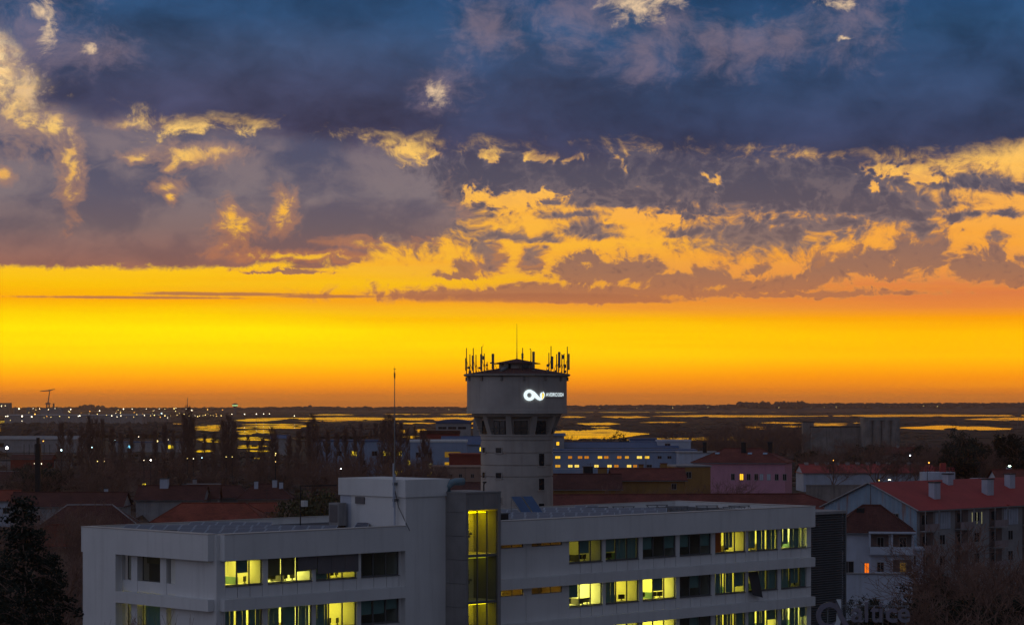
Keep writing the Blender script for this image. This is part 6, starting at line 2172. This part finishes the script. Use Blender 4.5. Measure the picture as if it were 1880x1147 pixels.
for n_, o in enumerate([o for o in scene.objects if o.name.startswith('olive_tree')]):
    dup(o, (xat(545, 345), 345, 0), 2.0, 'lower brownish green tree left behind the wide one', scale=(1.0, 1.0, zat(908, 345) / 9.0))
cf = conifer(141, 23.5, 6.6)
c0 = tree_thing('conifer_tree', 'big dark conifer with drooping boughs at the lower left', 'tree', cf, (M_BARK, M_NEEDLE), (xat(42, 128), 128, 0), crown='foliage')
c0.scale = (1, 1, zat(906, 128) / 23.5)
dup(c0, (xat(-28, 120), 120, 0), 1.3, 'second dark conifer cut off by the left edge', scale=(1.0, 1.0, zat(960, 120) / 23.5))
dup(c0, (xat(95, 136), 136, 0), 2.6, 'lower dark conifer between the big one and the offices', scale=(.8, .8, zat(1010, 136) / 23.5))

# ------------------------------------------------------------------ lamps that are lit
LC = {'w': emit('lamp_white', (1.0, .85, .56), 6), 'y': emit('lamp_yellow', (1.0, .72, .22), 5), 'o': emit('lamp_orange', (1.0, .42, .06), 5),
      'c': emit('lamp_cyan', (.55, .92, 1.0), 8), 'g': emit('lamp_green', (.6, 1.0, .75), 30), 'b': emit('lamp_blue', (.75, .85, 1.0), 16), 'X': emit('lamp_bright', (1.0, .97, .85), 60)}


def lamp(px, py, col, r, y, label, group=None, bar=False):
    z = zat(py, y)
    if z < 1.5:
        y = ydist(py, 7.0)
        z = 7.0
    o = MB()
    rr_ = r * RT_.choice((.42, .5, .58, .74)) * y / K
    o.tube([(0, 0, 0), (0, 0, z - rr_ * .8)], [max(.08, rr_ * .18), max(.06, rr_ * .12)], 4, 0)
    if bar:
        o.box(-rr_ * 2.4, -rr_ * .6, z - rr_ * .6, rr_ * 2.4, rr_ * .6, z + rr_ * .6, 1)
    else:
        o.ball((0, 0, z), rr_, 8, 5, 1)
    ob = o.build('lamp_post', [M_DARKMETAL, LC[col]])
    ob.location = (xat(px, y), y, 0)
    return tag(ob, label, 'lamp', group)


c1 = lambda u, v: (u / 3.583, 640 + v / 3.583)
PORT = [(125, 395, 'w', 1.6), (218, 393, 'w', 1.2), (260, 393, 'w', 1.2), (362, 393, 'w', 1.1), (409, 400, 'w', 1.5), (465, 398, 'w', 1.2), (450, 410, 'w', 1), (50, 443, 'w', 1.8), (38, 444, 'w', 1.6),
        (145, 443, 'w', 1.8), (162, 441, 'w', 1.7), (208, 447, 'w', 1.5), (230, 430, 'o', 1.3), (335, 450, 'y', 1.2), (357, 433, 'y', 1.2), (393, 444, 'y', 1), (474, 434, 'y', 1.2), (453, 450, 'y', 1.1),
        (515, 443, 'w', 1.4), (525, 440, 'w', 1.2), (587, 432, 'y', 1.2), (617, 442, 'w', 1.5), (570, 450, 'y', 1), (655, 408, 'w', 1.2), (662, 440, 'w', 1.5), (735, 440, 'w', 1.6), (770, 447, 'w', 1),
        (795, 440, 'w', 1.3), (812, 396, 'w', 1.2), (836, 440, 'w', 1.8), (869, 396, 'w', 1.1), (950, 438, 'w', 1.6), (962, 394, 'w', 1.3), (990, 440, 'y', 1), (1015, 437, 'y', 1), (1047, 394, 'w', 1.2),
        (1062, 424, 'c', 1.7), (1085, 440, 'y', 1.1), (1103, 456, 'w', 1), (1145, 393, 'y', 1), (1155, 410, 'y', 1), (1158, 389, 'w', 1), (1225, 394, 'w', 1.5), (1262, 405, 'w', 1.4), (1198, 441, 'y', 1),
        (1210, 430, 'y', .9), (1283, 440, 'w', .9), (1300, 445, 'y', .9), (1312, 441, 'y', 1), (1335, 440, 'y', .9), (1350, 436, 'y', 1), (1385, 438, 'y', .9), (1402, 440, 'y', .9), (1425, 442, 'y', .8), (1455, 440, 'y', .9),
        (1525, 430, 'w', 1.5), (1609, 430, 'w', 1.3), (1687, 430, 'w', 1.3), (8, 380, 'w', .8), (68, 470, 'y', .8), (145, 475, 'w', 1.1), (700, 436, 'y', .8), (900, 432, 'y', .8), (1120, 440, 'y', .8),
        (1165, 436, 'y', .8), (1180, 425, 'y', .8), (290, 452, 'y', .9), (640, 430, 'y', .8), (880, 448, 'y', .8)]
for u, v, c, r in PORT:
    px, py = c1(u, v)
    y = 5200 if v < 415 else 3100 + 140 * ((int(u) * 7) % 5)
    lamp(px, py, c, r, y, {'w': 'white floodlight on a mast at the distant port', 'y': 'small yellow lamp at the distant port', 'o': 'orange lamp at the distant port', 'c': 'bluish lamp at the distant port'}[c],
         'lamps of the distant port')
for n_ in range(46):
    px, c = RT_.uniform(50, 425), RT_.choice('yyow')
    lamp(px, RT_.uniform(750, 766.5), c, RT_.uniform(.5, .85), RT_.choice((3200, 3500, 3900)),
         ('small warm quay lamp ' if c != 'w' else 'small pale quay lamp ') + ('left of the harbour crane' if px < 88 else 'between the crane and the thin far mast' if px < 344 else 'right of the thin far mast'), 'small lamps along the quay')
for u, v, r in ((47, 527, 1.2), (106, 527, 1.7), (153, 527, 1.2), (355, 543, .9)):
    lamp(460 + u / 4.4125, 640 + v / 4.4125, 'w', r, 3600, 'white lamp on the jetty at the lagoon edge', 'lamps on the jetty')
for u, v, r in ((12, 600, 1.1), (112, 597, 1.0), (215, 594, 1.1), (314, 591, 1.1), (412, 587, 1.1), (506, 584, 1.3), (600, 582, 1.0), (679, 579, .9), (720, 577, 1.0), (912, 578, 1.1), (872, 606, .7), (1107, 597, .9)):
    px, py = c1(u, v)
    lamp(px, py, 'w', r, 1550, 'white street lamp in the straight row behind the pale warehouse', 'street lamps behind the warehouse')
for u, v, c, r, y, lab in ((45, 652, 'X', 3.0, 620, 'dazzling white floodlight left of the red shed'), (403, 666, 'c', 1.8, 640, 'bluish white lamp below the poplars'),
                           (285, 607, 'o', 1.5, 900, 'orange lamp beside the dark works chimney'), (991, 731, 'X', 1.7, 600, 'bright white lamp among the poplar trunks'),
                           (947, 733, 'w', 1.1, 600, 'faint white lamp left of the bright one among the trunks'), (226, 755, 'w', 1.1, 600, 'left of two small lamps above the dark roofs'),
                           (273, 755, 'w', 1.1, 602, 'right of two small lamps above the dark roofs'), (1272, 722, 'w', 1.3, 610, 'left white lamp of the pair under the tallest poplar'),
                           (1328, 716, 'c', 1.3, 610, 'right bluish lamp of the pair under the tallest poplar'), (1488, 710, 'y', 1.0, 610, 'left yellow lamp under the far lookout tower'),
                           (1528, 710, 'y', 1.0, 610, 'right yellow lamp under the far lookout tower'), (1232, 721, 'y', .8, 610, 'weak yellow lamp left of the lamp pair'),
                           (641, 740, 'y', .9, 610, 'weak yellow lamp over the dark thicket'), (687, 740, 'y', 1.0, 612, 'second weak yellow lamp over the dark thicket'),
                           (604, 648, 'c', 1.1, 700, 'small bluish lamp in front of the thicket top'), (1035, 607, 'y', 1.7, 900, 'yellow lamp beside the small white workshop')):
    px, py = c1(u, v)
    lamp(px, py, c, r, y, lab)
lamp(755 / 3.583, 640 + 600 / 3.583, 'c', 1.3, 880, 'wide cyan light strip at the workshop', None, True)
for px, py in ((506.2, 832), (505.4, 835.5), (505.8, 847)):
    lamp(px, py, 'y', 1.3, 590, 'greenish yellow lamp in the cluster left of the pointed poplar', 'lamps left of the pointed poplar')
lamp(626, 860, 'b', 1.3, 520, 'pale globe lamp in front of the poplars')
lamp(1671, 835.6, 'b', 2.2, 700, 'bluish white floodlight in front of the red cottages')
lamp(1705.5, 849, 'o', 1.8, 640, 'orange street lamp above the white round building')
lamp(1853.8, 856.3, 'g', 3.2, 560, 'dazzling greenish floodlight at the right margin')
lamp(1829, 876.5, 'y', 1.6, 540, 'yellow lamp just above the long red roof')
lamp(1530, 844.8, 'o', 1.3, 700, 'small orange lamp at the edge of the dark wood')
lamp(1455, 800.3, 'w', 1.0, 1300, 'white lamp on the shore path left of the mill')
lamp(1633, 880.5, 'w', 1.6, 640, 'white wall lamp in front of the white warehouse', None, True)
lamp(1614, 881.5, 'y', .8, 640, 'faint yellow lamp left of the white wall lamp')
lamp(1837, 802, 'y', .9, 1100, 'yellow lamp on the shore at the far right')
lamp(1226.6, 802.2, 'w', 1.1, 1250, 'left lamp on the shore path behind the lit block')
lamp(1325.5, 804, 'w', 1.1, 1250, 'middle lamp on the shore path behind the pink house')
lamp(1312, 802, 'y', .8, 1250, 'weak lamp left of the middle shore path lamp')
for px, py in ((1696, 742), (1708, 742), (1721, 742.5), (1765, 742), (1463, 745.7), (1489, 745.5), (1513, 745), (1593, 744.5), (1430, 746), (1535, 745), (1633, 744), (1235, 747), (1300, 746), (1370, 746.5),
               (802, 752), (824, 752), (795, 751), (1169, 748), (1100, 748), (606, 758)):
    lamp(px, py + (px - 940) * .004, 'y', .42, 8350, 'tiny yellow lamp on the far shore of the lagoon', 'tiny lamps on the far shore')

# ------------------------------------------------------------------ television aerials on the roofs
def tv_aerial(loc, lab, h=2.6, rz=0.0):
    a = thing('television_aerial', lab, 'aerial', loc, rz, 'television aerials on the roofs')
    MB().tube([(0, 0, -.4), (0, 0, h)], [.05, .04], 5).build('pole', M_DARKMETAL, a)
    cb = MB().tube([(-.1, -.7, h - .2), (-.1, .7, h - .2)], [.025, .025], 4)
    for q in range(7):
        cb.tube([(-.5, -.65 + q * .2, h - .2), (.5, -.65 + q * .2, h - .2)], [.018, .018], 3)
    cb.build('crossbars', M_DARKMETAL, a)
    return a


for o in [o for o in scene.objects if o.get('category') == 'house' and o.type == 'EMPTY']:
    rf = [c for c in o.children if c.name.startswith('roof') or c.name.startswith('ridge_tiles')]
    if not rf or RT_.random() < .35:
        continue
    top = max(v.co.z for v in rf[0].data.vertices) + o.location.z
    dx_ = RT_.uniform(-1.5, 1.5)
    tv_aerial((o.location.x + dx_, o.location.y + .2, top - .3), 'thin television aerial on the ' + ' '.join(o['label'].split()[:9]), RT_.uniform(2.0, 3.4), RT_.uniform(0, 3))
for n_, (cx_, cy_a) in enumerate(((14, 8.2), (27, 8.0), (45, 8.2))):
    q_ = row.matrix_basis @ Vector((cx_, cy_a, HE + HRr))
    tv_aerial(q_, ['thin television aerial left on the long red row roof', 'thin television aerial mid ridge of the long red row roof', 'thin television aerial far along the long red row roof'][n_], 2.8, 1.0)
